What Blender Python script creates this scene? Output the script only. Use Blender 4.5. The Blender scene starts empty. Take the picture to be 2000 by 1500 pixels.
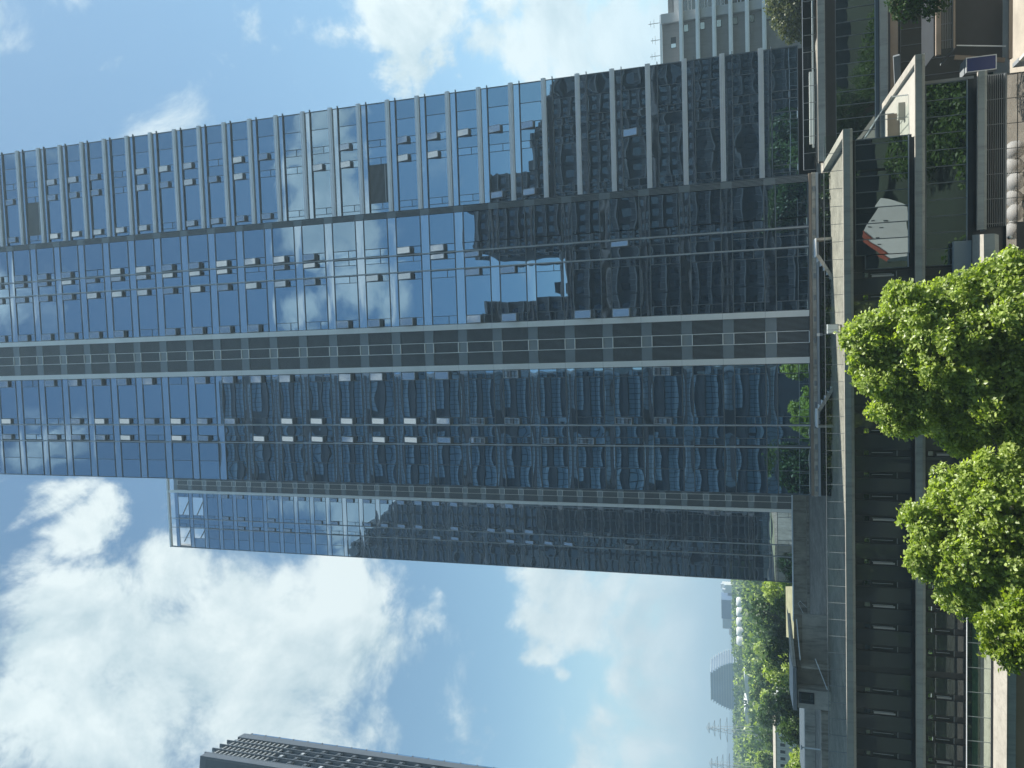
import bpy, math, random
import numpy as np
from mathutils import Vector, Matrix, noise
R_ = random.Random(11)
S = bpy.context.scene
COL = S.collection
rad = math.radians

# ---------------------------------------------------------------- materials
def nt(name):
    m = bpy.data.materials.new(name); m.use_nodes = True
    t = m.node_tree; t.nodes.clear()
    o = t.nodes.new('ShaderNodeOutputMaterial')
    return m, t, o
def N(t, kind, **kw):
    n = t.nodes.new(kind)
    for k, v in kw.items():
        if k in n.inputs.keys(): n.inputs[k].default_value = v
        else: setattr(n, k, v)
    return n
def L(t, a, b): t.links.new(a, b)

def mat(name, col, rough=0.6, var=0.12, scale=0.7, metal=0.0, bump=0.0, bscale=8.0, stain=0.0, spec=0.5, stretch=(1, 1, 1)):
    """plain surface with a slow colour variation, optional stains and bump"""
    m, t, o = nt(name)
    p = N(t, 'ShaderNodeBsdfPrincipled', Roughness=rough, Metallic=metal)
    p.inputs['Specular IOR Level'].default_value = spec
    L(t, p.outputs[0], o.inputs[0])
    tc = N(t, 'ShaderNodeTexCoord'); mp = N(t, 'ShaderNodeMapping'); mp.inputs['Scale'].default_value = stretch
    L(t, tc.outputs['Object'], mp.inputs[0])
    n1 = N(t, 'ShaderNodeTexNoise', Scale=scale, Detail=6.0, Roughness=0.6); L(t, mp.outputs[0], n1.inputs['Vector'])
    r = N(t, 'ShaderNodeValToRGB')
    r.color_ramp.elements[0].position = 0.3; r.color_ramp.elements[1].position = 0.7
    r.color_ramp.elements[0].color = tuple(c * (1 - var) for c in col) + (1,)
    r.color_ramp.elements[1].color = tuple(min(1, c * (1 + var)) for c in col) + (1,)
    L(t, n1.outputs[0], r.inputs[0])
    out = r.outputs[0]
    if stain > 0:
        mp2 = N(t, 'ShaderNodeMapping'); mp2.inputs['Scale'].default_value = (1.6, 1.6, 0.22)
        L(t, tc.outputs['Object'], mp2.inputs[0])
        n2 = N(t, 'ShaderNodeTexNoise', Scale=1.3, Detail=8.0, Roughness=0.7); L(t, mp2.outputs[0], n2.inputs['Vector'])
        mr = N(t, 'ShaderNodeMapRange'); mr.inputs[1].default_value = 0.48; mr.inputs[2].default_value = 0.68; mr.inputs[3].default_value = 0.0; mr.inputs[4].default_value = stain
        L(t, n2.outputs[0], mr.inputs[0])
        mx = N(t, 'ShaderNodeMix', data_type='RGBA'); mx.inputs[7].default_value = tuple(c * 0.35 for c in col) + (1,)
        L(t, mr.outputs[0], mx.inputs[0]); L(t, out, mx.inputs[6]); out = mx.outputs[2]
    L(t, out, p.inputs['Base Color'])
    if bump > 0:
        n3 = N(t, 'ShaderNodeTexNoise', Scale=bscale, Detail=4.0); L(t, mp.outputs[0], n3.inputs['Vector'])
        b = N(t, 'ShaderNodeBump', Strength=bump, Distance=0.05); L(t, n3.outputs[0], b.inputs['Height']); L(t, b.outputs[0], p.inputs['Normal'])
    return m

def mirror_glass(name, refl, body, fac, rough=0.0, bump=0.0, scale=0.5):
    """coated curtain wall glass: a tinted mirror over a dark body, with slow waves"""
    m, t, o = nt(name)
    g = N(t, 'ShaderNodeBsdfGlossy', Roughness=rough)
    ge = N(t, 'ShaderNodeNewGeometry'); cr = N(t, 'ShaderNodeValToRGB'); L(t, ge.outputs['Random Per Island'], cr.inputs[0]); L(t, cr.outputs[0], g.inputs['Color'])
    cr.color_ramp.elements[0].color = tuple(c * .82 for c in refl) + (1,); cr.color_ramp.elements[1].color = tuple(min(1, c * 1.04) for c in refl) + (1,)
    d = N(t, 'ShaderNodeBsdfDiffuse'); d.inputs['Color'].default_value = tuple(body) + (1,)
    lw = N(t, 'ShaderNodeFresnel', IOR=1.5)
    ad = N(t, 'ShaderNodeMath', operation='ADD'); ad.inputs[1].default_value = fac - 0.04; ad.use_clamp = True
    L(t, lw.outputs[0], ad.inputs[0])
    mx = N(t, 'ShaderNodeMixShader'); L(t, ad.outputs[0], mx.inputs[0]); L(t, d.outputs[0], mx.inputs[1]); L(t, g.outputs[0], mx.inputs[2])
    L(t, mx.outputs[0], o.inputs[0])
    if bump > 0:
        tc = N(t, 'ShaderNodeTexCoord')
        n3 = N(t, 'ShaderNodeTexNoise', Scale=scale, Detail=1.0, Roughness=0.4); L(t, tc.outputs['Object'], n3.inputs['Vector'])
        b = N(t, 'ShaderNodeBump', Strength=1.0, Distance=bump); L(t, n3.outputs[0], b.inputs['Height'])
        L(t, b.outputs[0], g.inputs['Normal'])
    return m

def clear_glass(name, tint, fac):
    m, t, o = nt(name)
    tr = N(t, 'ShaderNodeBsdfTransparent'); tr.inputs[0].default_value = tuple(tint) + (1,)
    g = N(t, 'ShaderNodeBsdfGlossy', Roughness=0.0)
    mx = N(t, 'ShaderNodeMixShader', Fac=fac)
    L(t, tr.outputs[0], mx.inputs[1]); L(t, g.outputs[0], mx.inputs[2]); L(t, mx.outputs[0], o.inputs[0])
    return m

def leaf(name, dark, light, trans=0.35, gloss=0.25):
    m, t, o = nt(name)
    g = N(t, 'ShaderNodeNewGeometry'); r = N(t, 'ShaderNodeValToRGB')
    e = r.color_ramp.elements
    e[0].color = tuple(dark) + (1,); e[1].color = tuple(light) + (1,); e[0].position = 0.1; e[1].position = 0.95
    L(t, g.outputs['Random Per Island'], r.inputs[0])
    p = N(t, 'ShaderNodeBsdfPrincipled', Roughness=0.42); p.inputs['Specular IOR Level'].default_value = gloss
    tl = N(t, 'ShaderNodeBsdfTranslucent')
    L(t, r.outputs[0], p.inputs['Base Color'])
    hs = N(t, 'ShaderNodeMix', data_type='RGBA', blend_type='MULTIPLY'); hs.inputs[0].default_value = 1.0; hs.inputs[7].default_value = (1.5, 1.6, 0.5, 1)
    L(t, r.outputs[0], hs.inputs[6]); L(t, hs.outputs[2], tl.inputs[0])
    mx = N(t, 'ShaderNodeMixShader', Fac=trans); L(t, p.outputs[0], mx.inputs[1]); L(t, tl.outputs[0], mx.inputs[2])
    L(t, mx.outputs[0], o.inputs[0])
    return m

M = {}
M['glass'] = mirror_glass('coated_glass', (.49, .70, .90), (.012, .026, .045), .60, bump=.0020, scale=.6)
M['glass_sp'] = mirror_glass('spandrel_glass', (.60, .76, .92), (.02, .034, .05), .68, rough=.02, bump=.004, scale=.5)
M['glass_right'] = mirror_glass('wing_glass', (.50, .70, .88), (.014, .028, .043), .60, bump=.0028, scale=.6)
M['glass_sash'] = mirror_glass('sash_glass', (.74, .82, .90), (.03, .04, .05), .60)
M['glass_low'] = mirror_glass('shop_glass', (.62, .72, .74), (.006, .011, .013), .40, bump=.004, scale=.5)
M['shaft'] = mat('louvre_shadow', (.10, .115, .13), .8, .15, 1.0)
M['void'] = mat('dark_interior', (.012, .016, .02), .9, .3, 1.0)
M['frame'] = mat('window_frame', (.13, .16, .19), .45, .08, .5)
M['frame_l'] = mat('vertical_fin_metal', (.42, .46, .50), .4, .06, .5)
M['strip'] = mat('pale_aluminium', (.84, .87, .88), .45, .05, .25)
M['silver'] = mat('brushed_aluminium', (.74, .78, .82), .38, .05, .5, metal=.2)
M['clere'] = mat('dark_clerestory', (.012, .022, .02), .5, .3, 1.0)
M['louv'] = mat('grey_louvre', (.27, .32, .36), .5, .08, .6)
M['louv_p'] = mat('grey_louvre_panel', (.22, .27, .31), .5, .06, .5)
M['stone'] = mat('pale_stone', (.42, .40, .35), .6, .07, .5, bump=.1, stain=.12)
M['ledge'] = mat('ledge_panel', (.27, .315, .325), .45, .1, .4, stain=.4)
M['ledge_top'] = mat('ledge_top', (.37, .345, .295), .7, .12, .6, stain=.4)
M['gran'] = mirror_glass('polished_granite', (.55, .60, .62), (.052, .061, .067), .13, rough=.012, bump=.003, scale=.45)
M['gran2'] = mat('granite_reveal', (.048, .055, .06), .35, .15, 2)
M['conc'] = mat('weathered_concrete', (.40, .365, .30), .85, .25, .8, bump=.3, stain=.85)
M['conc_l'] = mat('pale_concrete', (.47, .445, .39), .85, .2, .7, bump=.25, stain=.75)
M['conc_roof'] = mat('roof_screed', (.36, .33, .28), .9, .2, .5, bump=.2, stain=.3)
M['deck'] = mat('roof_deck', (.26, .24, .20), .9, .3, .6, bump=.2, stain=.6)
M['white'] = mat('white_paint', (.88, .88, .86), .6, .05, .8)
M['tan'] = mat('tan_metal', (.30, .24, .19), .5, .1, .8)
M['steel'] = mat('grey_steel', (.24, .26, .27), .5, .1, 1.0)
M['dark'] = mat('dark_metal', (.03, .035, .04), .5, .15, 1.0)
M['blue'] = mat('blue_sign_face', (.012, .03, .16), .3, .1, .5)
M['rail'] = clear_glass('rail_glass', (.92, .95, .94), .03)
M['rail_g'] = clear_glass('green_rail_glass', (.80, .86, .83), .04)
M['turf'] = mat('planting_strip', (.09, .17, .09), .9, .35, 3, bump=.5, bscale=20)
M['brick'] = mat('red_roof_tile', (.28, .07, .04), .8, .2, 3)
M['bark'] = mat('bark', (.09, .07, .05), .9, .3, 3, bump=.5)
M['grey_w'] = mat('grey_render', (.24, .235, .225), .8, .08, .4, stain=.2)
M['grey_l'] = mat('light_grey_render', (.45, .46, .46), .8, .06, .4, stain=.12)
M['ap_dark'] = mat('apartment_wall', (.055, .065, .075), .8, .2, .3)
M['ap_slab'] = mat('apartment_slab_edge', (.17, .175, .18), .7, .1, .5)
M['ap_glass'] = mirror_glass('apartment_glass', (.5, .55, .6), (.03, .035, .04), .2)
M['rib_glass'] = mirror_glass('ribbon_glass', (.6, .68, .75), (.22, .31, .38), .12, rough=.02)
M['rib_dark'] = mat('ribbon_spandrel', (.05, .065, .08), .5, .15, .4)
M['far_blue'] = mat('far_glass_tower', (.28, .36, .46), .4, .1, .05)
M['far_band'] = mat('far_glass_band', (.42, .47, .52), .5, .1, .05)
M['far_white'] = mat('far_white', (.66, .67, .65), .7, .06, .1)
M['far_slab'] = mat('far_dark_block', (.13, .20, .32), .5, .1, .05)
M['lt_glass'] = mirror_glass('left_tower_glass', (.5, .6, .7), (.03, .04, .05), .3)
M['lt_fin'] = mat('left_tower_fin', (.085, .10, .12), .5, .08, .3)
M['plaza'] = mat('plaza_paving', (.40, .36, .30), .85, .15, .4, bump=.1, stain=.2)
M['ground'] = mat('ground_soil_grass', (.022, .034, .02), .95, .4, .06, bump=.3)
M['lawn'] = mat('dry_lawn', (.25, .25, .15), .95, .35, .8, bump=.4, bscale=12)
M['water'] = mat('galvanised', (.45, .47, .48), .45, .1, 1.0)
M['leaf1'] = leaf('broad_leaf', (.19, .26, .045), (.46, .55, .14), .45, .7)
M['leaf6'] = leaf('yellow_leaf', (.13, .20, .02), (.34, .42, .05), .45, .5)
M['leaf2'] = leaf('tree_leaf_dark', (.015, .045, .012), (.05, .10, .025), .25, .25)
M['leaf3'] = leaf('tree_leaf_olive', (.07, .085, .03), (.16, .175, .07), .25, .2)
M['leaf4'] = leaf('tree_leaf_mid', (.04, .085, .018), (.11, .18, .04), .3, .25)
M['leaf5'] = leaf('hedge_leaf', (.012, .035, .014), (.04, .08, .03), .2, .25)

def marble():
    m, t, o = nt('brown_veined_marble')
    tc = N(t, 'ShaderNodeTexCoord'); mp = N(t, 'ShaderNodeMapping'); mp.inputs['Scale'].default_value = (.5, 1, 1.1); mp.inputs['Rotation'].default_value = (0, .5, 0)
    L(t, tc.outputs['Object'], mp.inputs[0])
    w = N(t, 'ShaderNodeTexNoise', Scale=1.6, Detail=9.0, Roughness=.66, Distortion=2.2); L(t, mp.outputs[0], w.inputs['Vector'])
    r = N(t, 'ShaderNodeValToRGB'); e = r.color_ramp.elements
    e[0].position = .44; e[0].color = (.012, .010, .009, 1); e[1].position = .56; e[1].color = (.26, .21, .17, 1)
    L(t, w.outputs[0], r.inputs[0])
    d = N(t, 'ShaderNodeBsdfDiffuse'); L(t, r.outputs[0], d.inputs[0])
    g = N(t, 'ShaderNodeBsdfGlossy', Roughness=.01); mx = N(t, 'ShaderNodeMixShader', Fac=.38)
    L(t, d.outputs[0], mx.inputs[1]); L(t, g.outputs[0], mx.inputs[2]); L(t, mx.outputs[0], o.inputs[0])
    return m
M['marble'] = marble()

# ---------------------------------------------------------------- mesh building
class MB:
    def __init__(s): s.v = []; s.f = []; s.mi = []; s.sm = []; s.mats = []
    def m(s, k):
        if k not in s.mats: s.mats.append(k)
        return s.mats.index(k)
    def quad(s, pts, k, smooth=False):
        i = len(s.v); s.v += [tuple(p) for p in pts]; s.f.append(tuple(range(i, i + len(pts)))); s.mi.append(s.m(k)); s.sm.append(smooth)
    def box(s, x0, x1, y0, y1, z0, z1, k, top=None):
        if x0 > x1: x0, x1 = x1, x0
        if y0 > y1: y0, y1 = y1, y0
        if z0 > z1: z0, z1 = z1, z0
        i = len(s.v)
        s.v += [(x0, y0, z0), (x1, y0, z0), (x1, y1, z0), (x0, y1, z0), (x0, y0, z1), (x1, y0, z1), (x1, y1, z1), (x0, y1, z1)]
        for n, f in enumerate(((0, 3, 2, 1), (4, 5, 6, 7), (0, 1, 5, 4), (1, 2, 6, 5), (2, 3, 7, 6), (3, 0, 4, 7))):
            s.f.append(tuple(i + a for a in f)); s.mi.append(s.m(top if (top and n == 1) else k)); s.sm.append(False)
    def bar(s, a, b, w, h, k):
        """square bar between two points"""
        a = Vector(a); b = Vector(b); d = (b - a).normalized()
        u = d.cross(Vector((0, 0, 1)))
        if u.length < 1e-3: u = Vector((1, 0, 0))
        u.normalize(); v = d.cross(u).normalized()
        i = len(s.v)
        for p in (a, b):
            for q in ((-1, -1), (1, -1), (1, 1), (-1, 1)): s.v.append(tuple(p + u * (q[0] * w / 2) + v * (q[1] * h / 2)))
        for f in ((3, 2, 1, 0), (4, 5, 6, 7), (0, 1, 5, 4), (1, 2, 6, 5), (2, 3, 7, 6), (3, 0, 4, 7)):
            s.f.append(tuple(i + q for q in f)); s.mi.append(s.m(k)); s.sm.append(False)
    def tube(s, pts, rs, k, n=8):
        i0 = len(s.v); K = s.m(k)
        for j, p in enumerate(pts):
            p = Vector(p)
            d = (Vector(pts[min(j + 1, len(pts) - 1)]) - Vector(pts[max(j - 1, 0)])).normalized()
            u = d.cross(Vector((.3, .9, .1))).normalized(); v = d.cross(u)
            for a in range(n):
                t = 2 * math.pi * a / n; s.v.append(tuple(p + (u * math.cos(t) + v * math.sin(t)) * rs[j]))
        for j in range(len(pts) - 1):
            for a in range(n):
                b = (a + 1) % n
                s.f.append((i0 + j * n + a, i0 + j * n + b, i0 + (j + 1) * n + b, i0 + (j + 1) * n + a)); s.mi.append(K); s.sm.append(True)
        s.f.append(tuple(i0 + a for a in range(n))[::-1]); s.mi.append(K); s.sm.append(False)
        e = i0 + (len(pts) - 1) * n; s.f.append(tuple(e + a for a in range(n))); s.mi.append(K); s.sm.append(False)
    def ball(s, c, r, k, nu=18, nv=10, sq=(1, 1, 1)):
        i0 = len(s.v); K = s.m(k)
        for j in range(nv + 1):
            t = math.pi * j / nv
            for a in range(nu):
                p = 2 * math.pi * a / nu
                s.v.append((c[0] + r * sq[0] * math.sin(t) * math.cos(p), c[1] + r * sq[1] * math.sin(t) * math.sin(p), c[2] - r * sq[2] * math.cos(t)))
        for j in range(nv):
            for a in range(nu):
                b = (a + 1) % nu
                s.f.append((i0 + j * nu + a, i0 + j * nu + b, i0 + (j + 1) * nu + b, i0 + (j + 1) * nu + a)); s.mi.append(K); s.sm.append(True)
    def pane(s, x0, x1, z0, z1, y, k, rnd, amp=.004, n=8, tilt=.0025):
        """one slightly pillowed pane facing -Y"""
        b = rnd.uniform(.35, 1.0) * amp * rnd.choice((1, 1, -1)); tx = rnd.uniform(-tilt, tilt); tz = rnd.uniform(-tilt, tilt)
        cx = rnd.uniform(-.3, .3); cz = rnd.uniform(-.3, .3)
        i0 = len(s.v); K = s.m(k)
        for j in range(n + 1):
            w = 2 * j / n - 1
            for i in range(n + 1):
                u = 2 * i / n - 1
                d = b * (1 - u * u) * (1 - w * w) * (1 + cx * u + cz * w) + tx * u * (x1 - x0) / 2 + tz * w * (z1 - z0) / 2
                s.v.append((x0 + (x1 - x0) * (u + 1) / 2, y - d, z0 + (z1 - z0) * (w + 1) / 2))
        for j in range(n):
            for i in range(n):
                a = i0 + j * (n + 1) + i
                s.f.append((a, a + 1, a + n + 2, a + n + 1)); s.mi.append(K); s.sm.append(True)
    def build(s, name, parent=None, loc=None):
        me = bpy.data.meshes.new(name)
        v = s.v
        if loc is not None: v = [(a[0] - loc[0], a[1] - loc[1], a[2] - loc[2]) for a in s.v]
        me.from_pydata(v, [], s.f)
        for k in s.mats: me.materials.append(M[k])
        me.polygons.foreach_set('material_index', s.mi); me.polygons.foreach_set('use_smooth', s.sm)
        me.update()
        o = bpy.data.objects.new(name, me); COL.objects.link(o)
        if loc is not None: o.location = loc
        if parent is not None:
            o.parent = parent
            o.matrix_parent_inverse = PINV(parent)
        return o
def PINV(p):
    mw = Matrix.Identity(4); q = p; chain = []
    while q is not None: chain.append(q); q = q.parent
    for q in reversed(chain): mw = mw @ q.matrix_parent_inverse @ q.matrix_basis
    return mw.inverted()
def tag(o, label=None, cat=None, group=None, kind=None):
    if label: o['label'] = label
    if cat: o['category'] = cat
    if group: o['group'] = group
    if kind: o['kind'] = kind
    return o
def thing(name, label, cat, loc=(0, 0, 0), group=None):
    o = bpy.data.objects.new(name, None); COL.objects.link(o); o.location = loc; o.empty_display_size = .5
    return tag(o, label, cat, group)
def bx(name, parent, *boxes):
    mb = MB()
    for b in boxes: mb.box(*b)
    return mb.build(name, parent)
def children(o): return [c for c in bpy.data.objects if c.parent == o]
def copy_tree(o, loc, label=None, rz=0.0, sc=None):
    c = o.copy(); COL.objects.link(c); c.location = loc; c.rotation_euler = (0, 0, rz)
    if sc: c.scale = (sc, sc, sc) if not isinstance(sc, tuple) else sc
    if label: c['label'] = label
    for ch in children(o):
        d = ch.copy(); COL.objects.link(d); d.parent = c
    return c
CLOUDS = [(-0.1775, 0.6262, 0.7592, 0.0437, 0.9), (-0.2098, 0.6395, 0.7396, 0.0471, 0.9), (-0.1843, 0.6592, 0.7291, 0.036, 0.75), (-0.2496, 0.613, 0.7496, 0.0345, 0.6), (-0.2692, 0.6423, 0.7176, 0.0353, 0.6), (-0.3337, 0.6445, 0.688, 0.088, 1), (-0.2692, 0.7107, 0.65, 0.0746, 1), (-0.2901, 0.6751, 0.6783, 0.0665, 0.9), (-0.3795, 0.6785, 0.629, 0.126, 0.92), (-0.3438, 0.7597, 0.5519, 0.1277, 0.92), (-0.2884, 0.8215, 0.4918, 0.08, 0.9), (-0.4095, 0.7765, 0.4789, 0.1148, 0.95), (-0.4455, 0.7211, 0.5306, 0.1162, 0.95), (-0.4164, 0.6252, 0.6601, 0.0914, 0.9), (-0.3936, 0.5681, 0.7228, 0.0599, 0.95), (-0.352, 0.8176, 0.4557, 0.0593, 0.9), (-0.4727, 0.7728, 0.4234, 0.0627, 0.85), (-0.3332, 0.593, 0.7331, 0.0617, 0.45), (-0.3585, 0.8478, 0.3907, 0.0333, 0.6), (-0.4705, 0.8097, 0.3508, 0.0382, 0.75), (-0.4831, 0.8175, 0.3135, 0.0445, 0.7), (-0.4522, 0.8321, 0.3211, 0.0291, 0.6), (-0.3355, 0.8615, 0.3812, 0.0236, 0.45), (-0.3114, 0.9206, 0.2357, 0.0513, 0.9), (-0.3367, 0.9226, 0.1882, 0.0541, 0.95), (-0.3603, 0.9016, 0.2394, 0.0471, 0.9), (-0.3952, 0.8858, 0.2433, 0.0299, 0.75), (-0.4182, 0.8838, 0.2095, 0.023, 0.7), (-0.3181, 0.9352, 0.1557, 0.0339, 0.8), (-0.354, 0.9273, 0.1219, 0.0534, 0.9), (-0.3939, 0.9142, 0.0951, 0.0523, 0.8), (-0.4332, 0.8942, 0.1132, 0.0452, 0.85), (-0.3399, 0.9387, 0.0572, 0.0727, 0.75), (-0.4617, 0.8852, 0.0565, 0.0755, 0.8), (-0.4802, 0.8693, 0.1176, 0.0568, 0.85), (-0.5057, 0.8501, 0.1469, 0.0438, 0.75), (-0.4008, 0.9159, 0.0196, 0.0769, 0.55), (-0.4867, 0.8509, 0.1976, 0.0191, 0.4), (0.3909, 0.8308, 0.3963, 0.0471, 0.95), (0.3596, 0.856, 0.3714, 0.0449, 1), (0.4024, 0.8501, 0.3396, 0.0441, 0.95), (0.3489, 0.8765, 0.3318, 0.0324, 0.95), (0.3634, 0.8278, 0.4274, 0.0317, 0.6), (0.3259, 0.8615, 0.3894, 0.0325, 0.85), (0.3348, 0.8715, 0.3583, 0.039, 0.95), (0.3426, 0.8511, 0.3979, 0.0354, 0.85), (0.4127, 0.8592, 0.3024, 0.0377, 0.8), (0.3404, 0.9154, 0.2149, 0.0391, 0.85), (0.3787, 0.923, 0.0675, 0.0376, 0.7), (0.4068, 0.878, 0.2524, 0.0536, 1), (0.3794, 0.8981, 0.2227, 0.0512, 1), (0.4037, 0.8965, 0.1824, 0.0504, 1), (0.3641, 0.8973, 0.2496, 0.0355, 0.95), (0.3609, 0.9148, 0.181, 0.045, 0.9), (0.3926, 0.9139, 0.1034, 0.0438, 0.95), (0.3593, 0.9292, 0.0871, 0.0381, 0.9), (0.3689, 0.9194, 0.1363, 0.0319, 0.75), (0.3885, 0.7681, 0.509, 0.0334, 0.55), (0.3861, 0.7877, 0.4801, 0.0246, 0.5), (0.3776, 0.8057, 0.4564, 0.0281, 0.5), (0.3321, 0.7976, 0.5035, 0.0189, 0.5), (0.3335, 0.6735, 0.6596, 0.0173, 0.36), (0.3666, 0.7651, 0.5294, 0.0183, 0.4), (0.2713, -0.838, 0.4735, 0.049, 0.9), (0.2355, -0.8578, 0.4569, 0.0399, 0.9), (0.2034, -0.8412, 0.5011, 0.0398, 0.85), (0.172, -0.8681, 0.4656, 0.0473, 0.95), (0.1392, -0.8559, 0.4981, 0.0371, 0.85), (0.0856, -0.8763, 0.4742, 0.0412, 0.85), (0.0594, -0.8508, 0.5221, 0.034, 0.8), (0.0509, -0.8933, 0.4465, 0.0347, 0.75), (-0.2105, -0.8304, 0.5158, 0.0472, 0.95), (-0.2209, -0.8516, 0.4753, 0.0477, 0.95), (-0.2508, -0.8315, 0.4957, 0.0403, 0.8), (-0.2102, -0.8698, 0.4465, 0.0344, 0.8), (0.0817, -0.5454, 0.8342, 0.08, 0.95), (-0.0974, -0.5224, 0.8471, 0.0685, 0.85), (0.2162, -0.5475, 0.8084, 0.0577, 0.85), (-0.142, -0.6239, 0.7685, 0.0524, 0.45), (-0.1167, -0.6498, 0.7511, 0.0416, 0.4)]
CLOUD_WHITE = (5.6, 6.3, 6.4, 1)
CLOUD_GREY = (3.1, 4.1, 4.6, 1)
HAZE = 0.00045
EXPO = 0.85
SKY_TINT = (0.95, 1.12, 1.02, 1)
HORIZON = (3.7, 5.3, 6.0, 1)
# ---------------------------------------------------------------- the glass office towers
H = 4.0
def half_layout(sgn, xc):
    """x ranges of the panes of one half facade, measured out from the louvre shaft"""
    ops = [(2.6, 3.5), (7.75, 8.5), (9.75, 10.35), (10.6, 11.4)]
    fix = [(3.5, 7.75), (8.65, 9.75), (11.4, 13.1), (13.1, 15.38)]
    if sgn < 0:
        ops = [(2.6, 3.5), (7.75, 8.5), (9.9, 10.6)]
        fix = [(3.5, 7.75), (8.65, 9.9), (10.9, 13.1), (13.1, 15.38)]
    if sgn > 0: fix = [(3.5, 7.75), (8.65, 9.75), (11.4, 14.7)]
    t = lambda a: (xc + sgn * a[0], xc + sgn * a[1]) if sgn > 0 else (xc - a[1], xc - a[0])
    return [t(a) for a in ops], [t(a) for a in fix]

def sash(parent, x0, x1, z0, z1, y, ang, glass='glass_sash'):
    """top-hung pane swung out at the bottom, with its frame and the dark gap behind it"""
    mb = MB(); c, s_ = math.cos(ang), math.sin(ang)
    def P(x, d, t): return (x, y - .03 - d * s_ - t * c, z1 - d * c + t * s_)
    hgt = z1 - z0
    def slab(xa, xb, da, db, t0, t1, k):
        i = [P(xa, da, t0), P(xb, da, t0), P(xb, db, t0), P(xa, db, t0), P(xa, da, t1), P(xb, da, t1), P(xb, db, t1), P(xa, db, t1)]
        for f in ((0, 1, 2, 3), (7, 6, 5, 4), (4, 5, 1, 0), (5, 6, 2, 1), (6, 7, 3, 2), (7, 4, 0, 3)): mb.quad([i[a] for a in f], k)
    slab(x0 + .05, x1 - .05, .05, hgt - .05, .02, .035, glass)
    for a in ((x0, x1, 0, .05), (x0, x1, hgt - .05, hgt), (x0, x0 + .05, .05, hgt - .05), (x1 - .05, x1, .05, hgt - .05)): slab(*a, 0, .06, 'frame_l')
    mb.quad([(x0, y - .012, z0), (x1, y - .012, z0), (x1, y - .012, z1), (x0, y - .012, z1)], 'frame')
    return mb.build('open_sash', parent)

def facade_half(root, xc, sgn, y, ks, popen, rnd, skip=None, ztop=None):
    ops, fix = half_layout(sgn, xc)
    xa = min(a[0] for a in ops + fix); xb = max(a[1] for a in ops + fix)
    for k in ks:
        zb, zt = H * (k - 1), H * k - 1.05          # vision band of the storey
        open_top = skip is not None and k >= 36
        if k == ks[0]: zb += .02
        mb = MB(); fr = MB()
        for (a, b) in fix:
            if skip and skip(k, (a + b) / 2): continue
            mb.pane(a, b, zb, zt, y, 'glass', rnd, amp=.005)
        opened = []
        for n, (a, b) in enumerate(ops):
            if rnd.random() < popen(k, n, sgn): opened.append((a, b)); mb.pane(a, b, zb, zt - 1.95, y, 'glass', rnd, n=3, amp=.004)
            else:
                mb.pane(a, b, zb, zt - 1.95, y, 'glass', rnd, n=3, amp=.004); mb.pane(a, b, zt - 1.95, zt, y, 'glass', rnd, n=3, amp=.004)
        if open_top: fr = mb
        else: w = mb.build('window_band', root)
        for (a, b) in ops:
            for q in (a, b): fr.box(q - .03, q + .03, y - .045, y + .02, zb + .05, zt - .05, 'frame')
            fr.box(a + .03, b - .03, y - .04, y + .02, zt - 1.98, zt - 1.92, 'frame')
        for (a, b) in fix[2:]: fr.box(a - .03, a + .03, y - .045, y + .02, zb + .05, zt - .05, 'frame')
        fr.box(xa, xb, y - .07, y + .02, zb - .05, zb + .05, 'frame'); fr.box(xa, xb, y - .07, y + .02, zt - .05, zt + .05, 'frame')
        if open_top: w = fr.build('window_band', root)
        else: fr.build('window_frame', w)
        for (a, b) in opened: sash(w, a + .03, b - .03, zt - 1.92, zt - .05, y - .03, rad(rnd.uniform(-1.5, 1.5) + 16 - 11 * min(1, max(0, (H * k - 62) / 55))))
        sp = MB()
        xs = [xa, xc + sgn * 8.55, xb]; xs.sort()
        for a, b in zip(xs[:-1], xs[1:]): sp.pane(a, b, zt + .05, H * k - .05, y - .015, 'glass_sp', rnd, amp=.006)
        sp.build('spandrel_panel', root)
    for fx in ((8.6, 10.47) if sgn > 0 else (8.6, 10.75)):
        bx('vertical_fin', root, (xc + sgn * fx - .06, xc + sgn * fx + .06, y - .26, y - .05, H * (ks[0] - 1) - .02, ztop or H * ks[-1], 'frame_l'))

def louvre_shaft(root, xc, y, ks, cols, strips, ztop, z0):
    for (a, b) in strips:
        mb = MB(); z = z0
        while z < ztop - .1:                          # jointed pale cladding
            z2 = min(z + H, ztop); mb.box(a, b, y - .20, y + .1, z + .008, z2 - .008, 'strip'); z = z2
        mb.box(a + .02, b - .02, y - .19, y, z0, ztop, 'frame')
        mb.build('pilaster', root)
    for k in ks:
        zb, zt = H * (k - 1), H * k - 1.05
        mb = MB()
        for n, (a, b, framed) in enumerate(cols):
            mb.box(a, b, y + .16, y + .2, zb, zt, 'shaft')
            q = a + .05
            while q < b - .03: mb.box(q, q + .035, y + .02, y + .13, zb + .02, zt - .02, 'louv'); q += .115
            if not framed: mb.box(a, b, y - .01, y + .15, zt, H * k, 'louv_p')
            else:
                mb.box(a, b, y + .05, y + .15, zt, H * k, 'louv')
                for zz in (zb, zt): mb.box(a, b, y - .06, y + .02, zz - .04, zz + .04, 'strip')
                for xx in (a, b): mb.box(xx - .03, xx + .03, y - .07, y + .03, zb - 1.05 + .04 if k > ks[0] else zb, zt + .03, 'strip')
        mb.build('louvre_panel', root)

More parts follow.
